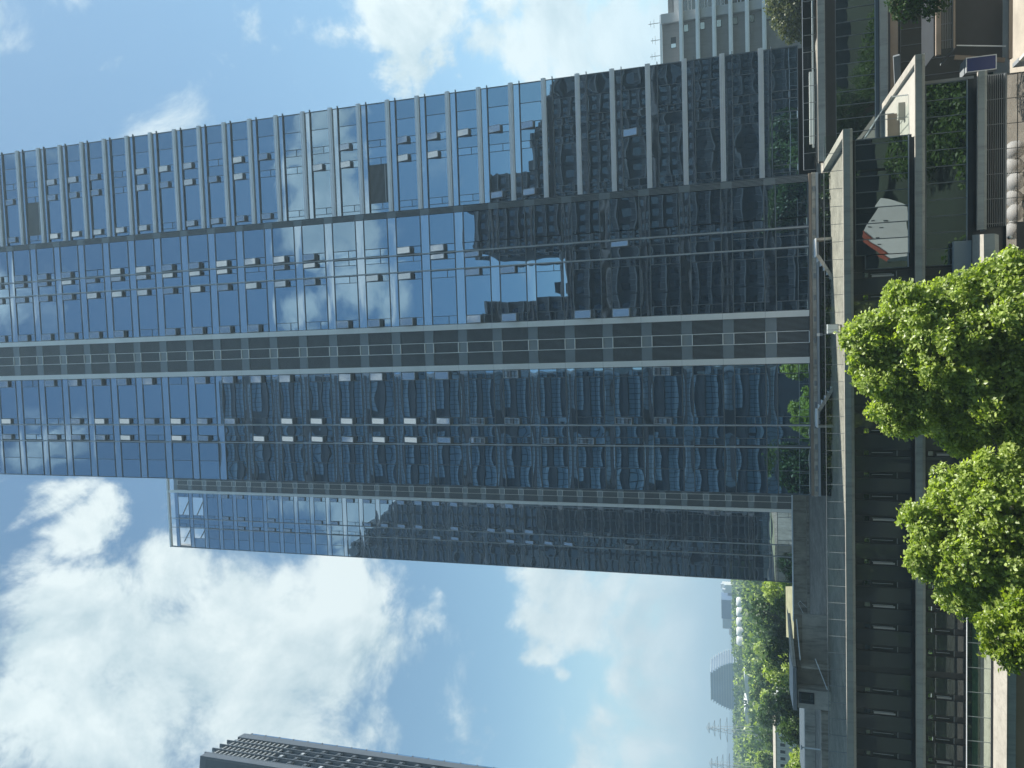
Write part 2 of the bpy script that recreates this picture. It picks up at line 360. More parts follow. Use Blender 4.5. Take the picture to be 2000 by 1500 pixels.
# --- front tower
rnd = random.Random(5)
ft = thing('office_tower', 'tall blue mirror-glass tower in front, louvred shaft between two pale strips', 'tower', (0, 75, 15))
YM, YR = 75.0, 84.0
KS = list(range(5, 34))
bx('core', ft, (-15.30, 15.35, YM + .3, 104, 14.0, 150, 'void'), (15.36, 30.6, YR + .3, 104, 14.0, 150, 'void'))
def pop_mid(k, n, sgn):
    z = H * k
    if sgn > 0: p = .93 if z > 68 else (.55 if z > 34 else .04)
    else: p = (.9 if n != 1 else .8) if z > 50 else (.55 if z > 30 else .04)
    return p
facade_half(ft, 0, +1, YM, KS, pop_mid, rnd, ztop=150)
facade_half(ft, 0, -1, YM, KS, pop_mid, rnd, ztop=150)
louvre_shaft(ft, 0, YM, KS, [(.56, 1.93, False), (-.56, .56, True), (-1.93, -.56, False)], [(1.95, 2.55), (-2.55, -1.95)], 150, 16.0)
# joint of narrow louvres at the right edge of the middle block
mb = MB()
for q in np.arange(14.78, 15.36, .12): mb.box(q, q + .05, YM - .05, YM + .1, 16.0, 150, 'louv')
for k in KS: mb.box(14.74, 15.42, YM - .02, YM + .12, H * k - 1.05, H * k, 'louv_p')
mb.box(15.38, 15.45, YM - .02, YM + 9, 16, 150, 'frame')
mb.build('corner_louvre', ft)
bx('side_wall', ft, (-15.46, -15.39, YM - .05, 104, 15.9, 150, 'frame'))
# right wing, set back, with sunshade fins
OPS = [(17.7, 18.5), (23.25, 24.1), (25.45, 26.3)]
FIX = [(16.6, 17.7), (18.5, 23.25), (24.1, 25.45), (26.3, 28.5), (28.5, 30.72)]
for k in KS:
    z = H * k
    zb, zt = (z - H - .1 if k > 5 else 15.95), z - 1.42
    mb = MB(); fr = MB(); opened = []
    plant = k in (17, 31)                              # two louvred plant-room bays
    for i, (a, b) in enumerate(FIX):
        if plant and i == 1:
            mb.box(a, b, YR + .15, YR + .2, zb, zt, 'void')
            for q in np.arange(zb + .05, zt, .16): mb.box(a, b, YR, YR + .1, q, q + .05, 'louv')
            mb.box(a, b, YR - .02, YR + .1, zb + .4, zb + .48, 'frame_l'); continue
        mb.pane(a, b, zb, zt, YR, 'glass_right', rnd, amp=.006)
    for n, (a, b) in enumerate(OPS):
        p = .85 if z > 84 else (.6 if z > 44 else .05)
        if plant: p = 0
        if rnd.random() < p: opened.append((a, b)); mb.pane(a, b, zb, zt - 1.75, YR, 'glass_right', rnd, n=3, amp=.004)
        else: mb.pane(a, b, zb, zt - 1.75, YR, 'glass_right', rnd, n=3, amp=.004); mb.pane(a, b, zt - 1.75, zt, YR, 'glass_right', rnd, n=3, amp=.004)
    w = mb.build('window_band', ft)
    for (a, b) in OPS:
        for q in (a, b): fr.box(q - .03, q + .03, YR - .045, YR + .02, zb, zt, 'frame')
        fr.box(a + .03, b - .03, YR - .04, YR + .02, zt - 1.78, zt - 1.72, 'frame')
    fr.box(16.6, 30.7, YR - .05, YR + .02, zb - .04, zb + .04, 'frame'); fr.box(16.6, 30.7, YR - .05, YR + .02, zt - .05, zt + .02, 'frame')
    fr.box(28.47, 28.53, YR - .045, YR + .02, zb, zt, 'frame'); fr.box(26.27, 26.33, YR - .05, YR + .02, zb, zt, 'frame')
    fr.build('window_frame', w)
    for (a, b) in opened: sash(w, a + .03, b - .03, zt - 1.72, zt - .05, YR - .03, rad(rnd.uniform(-1.5, 1.5) + 16 - 11 * min(1, max(0, (H * k - 62) / 55))))
    sp = MB(); sp.pane(16.6, 30.75, zt + .05, z - .62, YR - .02, 'glass_sp', rnd, amp=.002, tilt=.001); sp.build('spandrel_panel', ft)
    f = MB()
    f.box(16.9, 31.0, YR - .24, YR + .05, z - .62, z - .47, 'silver'); f.box(16.9, 31.0, YR - .28, YR + .05, z - .46, z - .28, 'silver'); f.box(16.9, 31.0, YR - .24, YR + .05, z - .27, z - .08, 'silver')
    f.build('sunshade_fin', ft)
    f = MB(); f.box(16.9, 31.1, YR - .2, YR + .05, zt - .03, zt + .05, 'frame'); f.build('lower_shade', ft)
bx('corner_post', ft, (30.74, 30.84, YR - .06, 104, 15.9, 150, 'frame'))
# the storeys above the picture, and the plinth
up = MB()
for k in range(34, 38):
    for (a, b) in ((-15.4, -2.6), (2.6, 14.7)): up.pane(a, b, H * (k - 1), H * k - .05, YM, 'glass', rnd)
    up.pane(16.6, 30.75, H * (k - 1), H * k - .05, YR, 'glass_right', rnd)
up.build('upper_storeys', ft)
pl = MB()
pl.box(-15.46, 15.46, YM - .25, YM + .35, 15.72, 15.97, 'tan'); pl.box(-15.5, 15.5, YM - .3, YM + .35, 15.36, 15.70, 'conc_l'); pl.box(-15.46, 15.46, YM - .4, YM, 15.14, 15.34, 'frame_l')
for q in np.arange(-15, 15.5, 2.05): pl.box(q, q + .5, YM - .36, YM - .1, 15.4, 15.62, 'steel')
pl.build('plinth', ft)
pg = MB()
q = -15.4
while q < 15.3: pg.pane(q, min(q + 2.05, 15.4), 14.2, 15.12, YM - .3, 'clere', rnd, n=2); pg.box(q - .02, q + .02, YM - .34, YM - .28, 14.2, 15.02, 'frame'); q += 2.05
for z in np.arange(14.25, 15.0, .11): pg.box(-15.4, 15.4, YM - .335, YM - .31, z, z + .018, 'frame')
pg.build('clerestory', ft)

# --- back tower: the same half facade, farther and to the left
rb = random.Random(9)
bt = thing('office_tower', 'glass tower farther back, half hidden, open crown showing the sky', 'tower', (-29.3, 138.7, 12))
YB, XB = 138.7, -29.3
KB = list(range(4, 38))
bx('core', bt, (XB - 15.3, XB + 14, YB + .3, YB + 28, 9, 139.5, 'void'))
def crown(k, x):
    if k == 37: return x < XB - 3 and not (XB - 9.9 < x < XB - 8.5)
    if k == 36: return XB - 7.8 < x < XB - 3.4 or XB - 13.2 < x < XB - 10.8
    return False
def pop_back(k, n, sgn):
    z = H * k
    return 0 if z > 138 else ((.8 if n == 0 else .65) if z > 60 else (.5 if z > 40 else .05))
facade_half(bt, XB, -1, YB, KB, pop_back, rb, skip=crown, ztop=149.4)
louvre_shaft(bt, XB, YB, KB, [(XB - 1.93, XB - .7, False), (XB - .7, XB + .4, True), (XB + .4, XB + 1.9, False)], [(XB - 2.55, XB - 1.95)], 149.4, 12.0)
bx('coping', bt, (XB - 15.5, XB + 3, YB - .3, YB + .3, 149.4, 149.8, 'strip'))
bx('side_wall', bt, (XB - 15.5, XB - 15.4, YB - .1, YB + 28, 12, 139, 'frame'), (XB - 15.5, XB - 15.3, YB - .1, YB + .4, 139, 149.4, 'frame'))
mb = MB()
for k in (36, 37):
    for (a, b) in ((-3, -8), (-10, -14.5)): mb.bar((XB + a, YB + 1.2, H * (k - 1)), (XB + b, YB + 1.2, H * k - 1.1), .18, .18, 'steel')
    for q in (-2.6, -8.6, -15.2): mb.box(XB + q - .15, XB + q + .15, YB + .1, YB + 1.4, H * (k - 1), H * k, 'steel')
mb.build('crown_bracing', bt)
# ---------------------------------------------------------------- podium
rp = random.Random(21)
pd = thing('podium_building', 'dark granite podium with slot windows and pale ledges, in front of the towers', 'podium', (0, 63, 0))
YF = 63.6
PX0 = -62.0
bx('core', pd, (PX0, 15.3, YF + .35, 74.4, .2, 14.1, 'gran2'), (15.35, 19.2, YF + .35, 79, .2, 9.25, 'gran2'), (19.2, 20.9, YF + .35, 79, 8.9, 9.25, 'gran2'), (PX0, 15.3, 74.45, 110, .2, 14.12, 'gran2'))
bx('roof_deck', pd, (PX0, 15.6, 63.2, 74.7, 14.12, 14.2, 'deck'), (PX0, 15.6, 74.7, 95, 14.13, 14.19, 'deck'), (15.7, 30.8, 76.2, 84, 14.1, 14.2, 'deck'))
WX = [round(4.73 - 1.783 * i, 3) for i in range(37) if i not in (18, 27)]   # window columns; two bays have none
ALL = [round(4.73 - 1.783 * i, 3) for i in range(38)]
def granite(z0, z1, name, upto=5.6, frm=PX0):
    mb = MB(); rv = MB()
    edges = [upto] + [x for x in ALL if frm + 1 < x < upto]
    for i, x in enumerate(ALL):
        if x > upto - .3 or x < frm + 1: continue
        xl = x - 1.783 + .27
        mb.pane(xl, x - .27, z0, z1, YF, 'gran', rp, amp=.004, n=4, tilt=.004)       # polished panel
        rv.box(x - .26, x + .26, YF + .1, YF + .34, z0, z1, 'gran2')
        for q in (x - .27, x + .27): rv.box(q - .01, q + .01, YF, YF + .1, z0, z1, 'gran2')
    o = mb.build(name, pd); rv.build(name.replace('panel', 'reveal'), pd)
granite(9.72, 14.0, 'granite_panel'); granite(5.42, 8.95, 'granite_panel')
def slot_window(x, z0, z1, zm, lit):
    mb = MB()
    mb.box(x - .23, x + .23, YF + .03, YF + .095, z0, z0 + .06, 'steel'); mb.box(x - .23, x + .23, YF + .03, YF + .095, z1 - .05, z1, 'dark')
    for q in (-.22, .19): mb.box(x + q, x + q + .04, YF + .03, YF + .095, z0 + .06, z1 - .05, 'dark')
    mb.box(x - .18, x + .19, YF + .03, YF + .095, zm - .06, zm + .06, 'dark')
    w = mb.build('slot_window', pd)
    g = MB(); g.pane(x - .18, x + .19, z0 + .06, zm - .06, YF + .085, 'clere', rp, n=2, tilt=.02); g.pane(x - .18, x + .19, zm + .06, z1 - .05, YF + .085, 'glass_sash' if lit else 'glass_low', rp, n=2, tilt=.03)
    g.build('pane', w)
    if rp.random() < .42: bl = MB(); bl.box(x - .17, x - .02, YF + .065, YF + .08, z0 + .2, zm - .2, 'grey_l'); bl.build('painted_reflection', w)  # pale strip painted in as a bright reflection on the pane
    b = MB(); b.box(x + .03, x + .06, YF + .03, YF + .06, z0 + .35, zm - .12, 'frame_l'); b.build('handle_bar', w)
for i, x in enumerate(WX):
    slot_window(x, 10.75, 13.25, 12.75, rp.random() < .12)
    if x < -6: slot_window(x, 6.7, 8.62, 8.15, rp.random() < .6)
def shopfront(name, x0, x1, z0, z1, y, step, parent=pd, gl='glass_low', amp=.006):
    mb = MB(); q = x0
    while q < x1 - .2:
        e = min(q + step, x1); mb.pane(q, e, z0, z1, y, gl, rp, amp=amp * .6, n=6, tilt=.003); q = e
    o = mb.build(name, parent)
    fr = MB(); q = x0
    while q <= x1 + .01: fr.box(q - .03, q + .03, y - .06, y + .02, z0, z1, 'frame'); q += step
    fr.box(x0, x1, y - .09, y + .02, z0 - .06, z0, 'frame_l'); fr.box(x0, x1, y - .09, y + .02, z1, z1 + .06, 'frame')
    fr.build('glazing_bar', o); return o
shopfront('curtain_wall', 6.3, 15.35, 9.95, 13.7, YF, 1.24)
shopfront('curtain_wall', 5.2, 6.3, 10.0, 13.0, YF, 1.1)
bx('fascia', pd, (5.2, 15.4, YF - .02, YF + .3, 13.76, 14.02, 'dark'), (5.2, 15.4, YF - .01, YF + .3, 9.7, 9.88, 'dark'))
shopfront('curtain_wall', 5.2, 19.05, 5.95, 8.7, YF, 1.26)
bx('fascia', pd, (5.1, 19.1, YF - .02, YF + .3, 8.76, 8.96, 'dark'), (5.1, 19.1, YF - .05, YF + .3, 5.5, 5.88, 'dark'), (19.1, 19.3, YF - .08, YF + .35, 5.48, 8.94, 'steel'))
def ledge(x0, x1, z0, z1, ret=None, seg=3.75):
    """pale projecting ledge: a face of jointed panels, a recessed foot and a stone coping with a gutter behind"""
    mb = MB(); q = x1; h = z1 - z0; y = 62.6
    while q > x0 + .1:
        e = max(q - seg, x0)
        mb.box(e + .008, q - .008, y, y + .3, z0 + h * .33, z1 - .03, 'ledge')
        mb.quad([(e + .008, y + .02, z0 + h * .32), (e + .008, y + .14, z0), (q - .008, y + .14, z0), (q - .008, y + .02, z0 + h * .32)], 'ledge'); q = e
    mb.box(x0, x1, y + .05, y + .28, z0 + h * .3, z1 - .06, 'dark'); mb.box(x0, x1, y + .14, y + 1.0, z0, z0 + h * .3, 'ledge')
    mb.box(x1 - .03, x1, y + .01, y + .35, z0 + .05, z1 - .04, 'white')
    o = mb.build('ledge', pd)
    c = MB(); q = x1
    while q > x0 + .1:
        e = max(q - 1.88, x0); c.box(e + .006, q - .006, y + .01, y + .24, z1 - .03, z1 + .012, 'ledge_top'); q = e
    if ret:
        c.box(x1 - .62, x1, y + .25, ret, z1 - .03, z1 + .01, 'ledge_top'); c.box(x1 - .6, x1 - .02, y + .31, ret, z0, z1 - .031, 'ledge')
    c.build('coping', o); return o
ledge(PX0, 16.1, 14.03, 14.73, 75.2); ledge(PX0, 21.1, 8.97, 9.66, 75.2); ledge(7.6, 19.3, 4.84, 5.47)
bx('gutter', pd, (PX0, 15.4, 62.92, 63.5, 14.2, 14.3, 'dark'), (PX0, 15.4, 63.5, 63.9, 14.2, 14.36, 'conc'))
# terrace of the lower step on the right
bx('terrace_floor', pd, (15.4, 20.5, 63.1, 75.1, 9.27, 9.4, 'stone'))
bx('side_wall', pd, (15.36, 15.44, YF, 74.4, 9.7, 14.0, 'frame'), (19.21, 19.3, YF + .36, 79, .2, 8.89, 'gran2'))
# louvred screen and marble base under the third ledge
mb = MB(); mb.box(7.9, 19.2, YF + .1, YF + .15, 3.42, 4.8, 'void')
for z in np.arange(3.48, 4.8, .14): mb.box(7.9, 19.2, YF - .06, YF + .02, z, z + .035, 'steel')
for q in np.arange(8.1, 19.3, 1.85): mb.box(q, q + .05, YF - .08, YF - .061, 3.4, 4.8, 'steel')
mb.box(7.9, 19.25, YF - .1, YF + .15, 3.3, 3.42, 'steel'); mb.build('louvre_screen', pd)
mb = MB()
for q in np.arange(8.1 - 1.85, 19.0, 1.85):
    mb.pane(q + .025, q + 1.825, 2.62, 3.28, YF - .02, 'marble', rp, n=2, tilt=.006, amp=.002)
    if q > 7: mb.pane(q + .025, q + 1.825, .05, 2.56, YF - .02, 'marble', rp, n=2, tilt=.008, amp=.003)
mb.box(6.0, 19.2, YF + .02, YF + .3, .05, 3.3, 'dark'); mb.build('marble_wall', pd)
bx('base_wall', pd, (PX0, 6.0, YF + .05, YF + .3, .05, 5.4, 'gran2'))

# right wing of the podium, set back
wg = thing('podium_wing', 'set-back podium wing with tall dark glass between two grey ledges', 'podium', (30, 75.5, 0))
def wledge(z0, z1, name='ledge'):
    mb = MB(); h = z1 - z0
    for q in np.arange(16.6, 46, 3.75):
        mb.box(q + .008, q + 3.742, 75.4, 75.8, z0 + h * .3, z1, 'ledge'); mb.quad([(q + .008, 75.42, z0 + h * .29), (q + .008, 75.55, z0), (q + 3.742, 75.55, z0), (q + 3.742, 75.42, z0 + h * .29)], 'ledge')
    mb.box(16.6, 46, 75.45, 76.2, z0, z1 - .05, 'dark', top='ledge_top'); mb.box(16.6, 46, 75.41, 75.62, z1 + .001, z1 + .03, 'ledge_top'); mb.build(name, wg)
wledge(14.15, 14.98); wledge(8.78, 9.62)
bx('core', wg, (16.7, 46, 76.4, 98, 8.0, 14.1, 'gran2'), (31, 46, 76.5, 98, .1, 14.1, 'gran2'))
shopfront('curtain_wall', 16.7, 46, 9.95, 13.3, 76.2, 1.28, wg, amp=.008)
bx('fascia', wg, (16.7, 46, 76.1, 76.4, 13.36, 14.15, 'dark'), (16.7, 46, 76.15, 76.4, 9.63, 9.89, 'frame'), (16.7, 46, 75.7, 76.35, 8.1, 8.77, 'tan'), (16.7, 46, 75.9, 98, 7.95, 8.08, 'dark'))

# terrace on the left with a tall glass rail
te = thing('terrace', 'low sunlit terrace with pale stone edge at the foot of the dark podium', 'terrace', (-38, 60, 0))
bx('slab', te, (PX0, -12.5, 56.55, 63.55, 4.85, 5.38, 'ledge'), (PX0, -12.5, 57.0, 63.4, .1, 4.84, 'tan'))
mb = MB(); q = PX0
while q < -12.6: mb.box(q + .01, q + 2.49, 56.5, 59.1, 5.385, 5.42, 'ledge_top'); q += 2.5
mb.build('edge_paving', te)
bx('floor', te, (PX0, -12.5, 59.6, 61.9, 5.382, 5.41, 'ledge_top')); bx('planting_bed', te, (PX0, -12.5, 62.0, 63.5, 5.382, 5.52, 'turf'))
bx('channel', te, (PX0, -12.5, 59.12, 59.42, 5.384, 5.5, 'dark'))
gr = thing('glass_rail', 'greenish glass rail with thin pale top bar along the low left terrace', 'railing', (-38, 59.5, 5.4))
q = PX0
while q < -12.6:
    bx('glass_panel', gr, (q + .015, q + 1.84, 59.47, 59.49, 5.5, 6.98, 'rail_g')); bx('post', gr, (q - .02, q + .01, 59.45, 59.51, 5.42, 7.0, 'steel')); q += 1.86
bx('top_bar', gr, (PX0, -12.6, 59.44, 59.52, 7.0, 7.05, 'strip'))

# glass rail on the podium roof
rr = thing('glass_rail', 'long clear glass rail standing on the upper podium roof in front of the towers', 'railing', (-20, 64.2, 14.3))
q = PX0; n = 0
while q < 15.2:
    bx('glass_panel', rr, (q + .02, q + 1.40, 64.18, 64.2, 14.36, 15.9, 'rail')); bx('post', rr, (q - .015, q + .015, 64.16, 64.23, 14.3, 15.92, 'steel')); q += 1.42
bx('top_bar', rr, (PX0, 15.2, 64.16, 64.22, 15.92, 15.96, 'steel'))
r2 = thing('glass_rail', 'short clear glass rail on the right podium wing below the tower corner', 'railing', (24, 76.6, 14.98))
for q in np.arange(16.2, 46, 1.6):
    bx('glass_panel', r2, (q + .02, q + 1.58, 76.75, 76.77, 15.0, 16.1, 'rail')); bx('post', r2, (q - .02, q + .02, 76.72, 76.8, 14.95, 16.15, 'steel'))
bx('top_bar', r2, (16.2, 46, 76.71, 76.81, 16.15, 16.2, 'frame_l'))
tag(bx('pipe_run', None, (18.5, 40, 77.6, 77.75, 15.1, 15.24, 'strip'), (19, 26, 78.2, 78.4, 15.0, 15.45, 'white'), (19.2, 26.6, 78.6, 78.7, 14.2, 14.5, 'steel')), 'white duct and pipe lying behind the glass rail of the right wing', 'duct')

# rooftop stairs, left and right of the shaft
def stairs(sgn, xs, label):
    s = thing('rooftop_stair', label, 'stairs', (xs, 74, 14.2), 'white stairs at the tower foot')
    mb = MB(); mb.box(xs, xs + sgn * 1.7, 73.0, 74.3, 15.50, 15.62, 'white'); mb.build('landing', s)
    st = MB()
    for i in range(5): st.box(xs + sgn * (1.7 + i * .42), xs + sgn * (2.12 + i * .42), 73.0, 74.3, 15.33 - i * .28, 15.40 - i * .28, 'white'); st.box(xs + sgn * (1.7 + i * .42), xs + sgn * (1.73 + i * .42), 73.0, 74.3, 15.40 - i * .28, 15.5 - i * .28, 'conc_l')
    st.build('tread', s)
    sr = MB(); sr.bar((xs + sgn * 1.6, 72.95, 15.45), (xs + sgn * 3.9, 72.95, 14.1), .08, .3, 'conc_l'); sr.build('stringer', s)
    bx('support', s, (xs, xs + sgn * .22, 72.95, 74.2, 14.2, 15.5, 'conc_l'))
stairs(-1, 9.1, 'white concrete stair at the tower foot under the right half of the facade')
stairs(1, -8.6, 'white concrete stair at the tower foot under the left half of the facade')
cb = thing('roof_cabinet', 'pale metal cabinet on the podium roof above the big tree', 'cabinet', (.6, 68, 14.2))
bx('body', cb, (.2, 1.0, 67.6, 68.4, 14.45, 15.3, 'water')); bx('leg', cb, (.25, .33, 67.65, 68.35, 14.2, 14.45, 'steel')); bx('leg', cb, (.87, .95, 67.65, 68.35, 14.2, 14.45, 'steel')); bx('door', cb, (.26, .94, 67.57, 67.598, 14.52, 15.24, 'strip'))
fl = thing('flood_light', 'small white flood light under the louvred shaft', 'lamp', (.15, 73, 14.2))
bx('lamp_head', fl, (.02, .28, 73.1, 73.3, 15.3, 15.55, 'white')); bx('bracket', fl, (.02, .28, 73.12, 73.28, 15.05, 15.29, 'steel'), (.02, .28, 73.12, 73.28, 15.56, 15.7, 'steel')); bx('pole', fl, (.12, .18, 73.2, 73.26, 14.2, 15.04, 'steel'))
# glazed lean-to on the step terrace
gh = thing('glass_shelter', 'small glazed lean-to shelter on the step between the two right ledges', 'shelter', (17.5, 67, 9.4))
def sl(x): return 12.9 - (x - 15.5) * .62
mb = MB()
for q in np.arange(15.6, 19.2, .6): mb.bar((q, 66, sl(q)), (q, 71, sl(q)), .05, .05, 'frame_l')
for y in (66, 68.5, 71): mb.bar((15.5, y, sl(15.5)), (19.2, y, sl(19.2)), .07, .07, 'steel')
mb.bar((19.15, 66, 9.4), (19.15, 66, sl(19.15)), .08, .08, 'strip'); mb.bar((19.15, 71, 9.4), (19.15, 71, sl(19.15)), .07, .07, 'steel'); mb.bar((15.6, 66, 9.4), (15.6, 66, sl(15.6)), .07, .07, 'steel'); mb.bar((17.4, 66, 9.4), (17.4, 66, sl(17.4)), .05, .05, 'steel')
mb.build('shelter_frame', gh)
mb = MB(); mb.quad([(15.5, 66, sl(15.5) + .04), (19.2, 66, sl(19.2) + .04), (19.2, 71, sl(19.2) + .04), (15.5, 71, sl(15.5) + .04)], 'rail_g'); mb.quad([(15.6, 65.97, 9.4), (19.15, 65.97, 9.4), (19.15, 65.97, sl(19.15)), (15.6, 65.97, sl(15.6))], 'rail'); mb.build('glazing', gh)
bx('low_wall', gh, (16.0, 18.6, 69, 69.2, 9.4, 10.3, 'tan'), (17.6, 18.9, 67, 67.5, 9.4, 9.9, 'stone'))
# entrance canopy
ca = thing('entrance_canopy', 'chunky pale stone entrance canopy with a bright top beside the marble wall', 'canopy', (5, 61, 5))
mb = MB(); a = [(7.3, 62.9), (7.0, 60.4), (1.0, 60.1), (1.0, 62.9)]
mb.quad([(x, y, 5.75) for x, y in a[::-1]][::-1], 'ledge_top')
mb.quad([(7.0, 60.4, 5.74), (7.0, 60.4, 5.05), (1.0, 60.1, 5.05), (1.0, 60.1, 5.74)][::-1], 'ledge'); mb.quad([(7.0, 60.4, 5.05), (6.9, 60.55, 4.75), (1.0, 60.25, 4.75), (1.0, 60.1, 5.05)][::-1], 'ledge')
mb.quad([(7.3, 62.9, 5.74), (7.3, 62.9, 4.75), (6.9, 60.55, 4.75), (7.0, 60.4, 5.05), (7.0, 60.4, 5.74)], 'ledge'); mb.quad([(6.9, 60.55, 4.75), (7.3, 62.9, 4.75), (1, 62.9, 4.75), (1, 60.25, 4.75)], 'gran2')
mb.build('canopy_slab', ca)
bx('fin_wall', ca, (3.6, 6.9, 62.9, 63.3, 5.8, 7.0, 'louv_p')); bx('column', ca, (2, 2.6, 61, 61.6, 0, 4.74, 'ledge'))
wl = thing('wall_lamp', 'small round white lamp on the veined marble wall', 'lamp', (7.0, 63.4, 3.05))
mb = MB(); mb.ball((7.0, 63.42, 3.05), .13, 'white'); mb.build('globe', wl); bx('bracket', wl, (6.97, 7.03, 63.5, 63.6, 3.0, 3.06, 'dark'))
# blue sign hung in the side yard
sg = thing('sign', 'blank blue box sign with pale frame hanging in the dark side yard', 'sign', (21, 66, 4.3))
bx('sign_box', sg, (20.35, 21.5, 66.05, 66.6, 3.2, 5.3, 'steel'), (20.3, 21.45, 66.3, 67.4, 5.31, 5.36, 'steel'))
bx('sign_face', sg, (20.42, 21.43, 66.02, 66.045, 3.27, 5.23, 'blue'))
bx('sign_frame', sg, (20.35, 20.41, 66.0, 66.049, 3.2, 5.3, 'strip'), (21.44, 21.5, 66.0, 66.049, 3.2, 5.3, 'strip'), (20.41, 21.44, 66.0, 66.049, 3.2, 3.26, 'strip'), (20.41, 21.44, 66.0, 66.049, 5.24, 5.3, 'strip'))
# side yard: walls, steel canopy, ramp
sy = thing('steel_canopy', 'brown and grey steel canopy beams over the side yard behind the hanging leaves', 'canopy', (25, 68, 8))
mb = MB()
mb.bar((24.4, 72, 9.0), (21.0, 75, 8.2), .3, .5, 'steel'); mb.box(22.0, 30, 66.0, 66.25, 7.05, 7.4, 'tan'); mb.box(22.1, 30, 66.3, 70, 7.45, 7.5, 'dark')
for q in np.arange(6.1, 7.0, .12): mb.box(22.6, 30, 66.5, 66.55, q, q + .04, 'steel')
mb.box(22.4, 22.55, 66.4, 70, 6.0, 6.1, 'steel'); mb.box(22.5, 30, 66.35, 66.5, 5.95, 6.1, 'tan'); mb.build('canopy_beam', sy)
mb = MB(); mb.quad([(21.3, 67, 2.5), (22.1, 67, 5.8), (30, 67, 5.8), (30, 67, 2.5)], 'dark'); mb.bar((21.2, 66.8, 2.4), (21.9, 66.8, 5.9), .12, .35, 'tan'); mb.bar((22.2, 66.6, 2.4), (22.75, 66.6, 5.8), .06, .08, 'strip'); mb.build('canopy_panel', sy)
yw = thing('yard_wall', 'dark glazed back wall of the shaded side yard', 'wall', (30, 78, 0)); bx('wall', yw, (21.0, 46, 78, 78.4, .1, 7.9, 'gran2')); shopfront('curtain_wall', 21.2, 46, .6, 7.4, 77.9, 1.5, yw, gl='clere')
rm = thing('ramp_wall', 'sloping sunlit concrete ramp wall by the marble base', 'wall', (20.5, 62, 1.5))
mb = MB(); mb.bar((19.6, 62.2, 2.9), (21.6, 60.0, 1.3), .3, .22, 'stone'); mb.box(19.5, 19.8, 62.2, 63.4, .1, 3.0, 'steel'); mb.bar((21.0, 66, 2.3), (26, 66, 2.3), .3, .25, 'tan'); mb.build('coping', rm)

# ---------------------------------------------------------------- roof behind, on the left
cw = thing('roof_wall', 'long stained concrete wall with a thin white coping at the foot of the back tower', 'wall', (-28, 95, 13))
bx('wall_panel', cw, (-35.4, -18.5, 95.0, 95.5, 14.2, 15.95, 'conc'), (-35.3, -18.5, 94.3, 94.98, 12.9, 14.45, 'conc')); bx('coping', cw, (-35.6, -18.5, 94.9, 95.6, 15.96, 16.08, 'strip'))
mb = MB(); mb.bar((-33.2, 94.9, 15.5), (-35.2, 94.2, 14.5), .05, .05, 'strip'); mb.bar((-32.9, 94.9, 15.2), (-33.2, 94.9, 15.5), .04, .04, 'strip'); mb.bar((-32.9, 94.9, 15.3), (-33.6, 94.6, 14.5), .04, .04, 'strip'); mb.build('handrail', cw)
sh = thing('roof_house', 'weathered concrete roof house with a dark window and flat slab roof, left of the towers', 'building', (-33, 77, 14.2))
bx('wall', sh, (-37.4, -35.5, 76.1, 80, 14.2, 17.3, 'conc_l'), (-35.48, -33.5, 77.4, 80, 14.2, 17.2, 'conc'), (-33.48, -28.6, 78.4, 78.7, 14.2, 16.7, 'conc_l'), (-33.5, -33.3, 76.6, 78.39, 14.2, 16.9, 'conc'))
bx('roof', sh, (-37.6, -33.2, 75.9, 80.2, 17.4, 17.75, 'steel')); mb = MB(); mb.quad([(-33.19, 76.2, 17.7), (-28.4, 78.0, 17.95), (-28.4, 80.2, 17.95), (-33.19, 80.2, 17.7)], 'conc'); mb.quad([(-33.19, 76.2, 17.4), (-28.4, 78.0, 17.75), (-28.4, 78.0, 17.95), (-33.19, 76.2, 17.7)], 'conc_l'); mb.build('sloping_roof', sh)
bx('lintel_wall', sh, (-33.3, -28.6, 78.35, 78.39, 16.6, 17.4, 'conc'))
w = bx('window', sh, (-36.85, -35.7, 76.02, 76.09, 15.75, 17.2, 'dark')); bx('pane', w, (-36.75, -35.8, 76.0, 76.018, 15.85, 17.1, 'glass_low'))
mb = MB(); mb.bar((-32.3, 76.4, 15.6), (-35.0, 75.6, 14.6), .07, .07, 'strip'); mb.bar((-28.9, 77.8, 17.2), (-32.6, 76.4, 17.0), .06, .1, 'strip'); mb.build('handrail', sh)
tag(bx('roof_kerb', None, (-52, -38.5, 78, 78.5, 14.2, 14.9, 'conc'), (-60, -37.7, 90, 91, 14.2, 15.3, 'conc_l'), (-60, -30, 80, 80.3, 14.2, 14.5, 'grey_w')), 'low concrete kerbs on the bare roof at the left edge', 'kerb')
pp = thing('lamp_post', 'short pale lamp post on the flat roof at the left edge', 'lamp', (-46, 85, 14.2))
bx('pole', pp, (-46.4, -46.28, 84.95, 85.07, 14.2, 16.1, 'strip')); bx('lamp_head', pp, (-46.5, -46.18, 84.8, 85.2, 16.1, 16.25, 'water'))
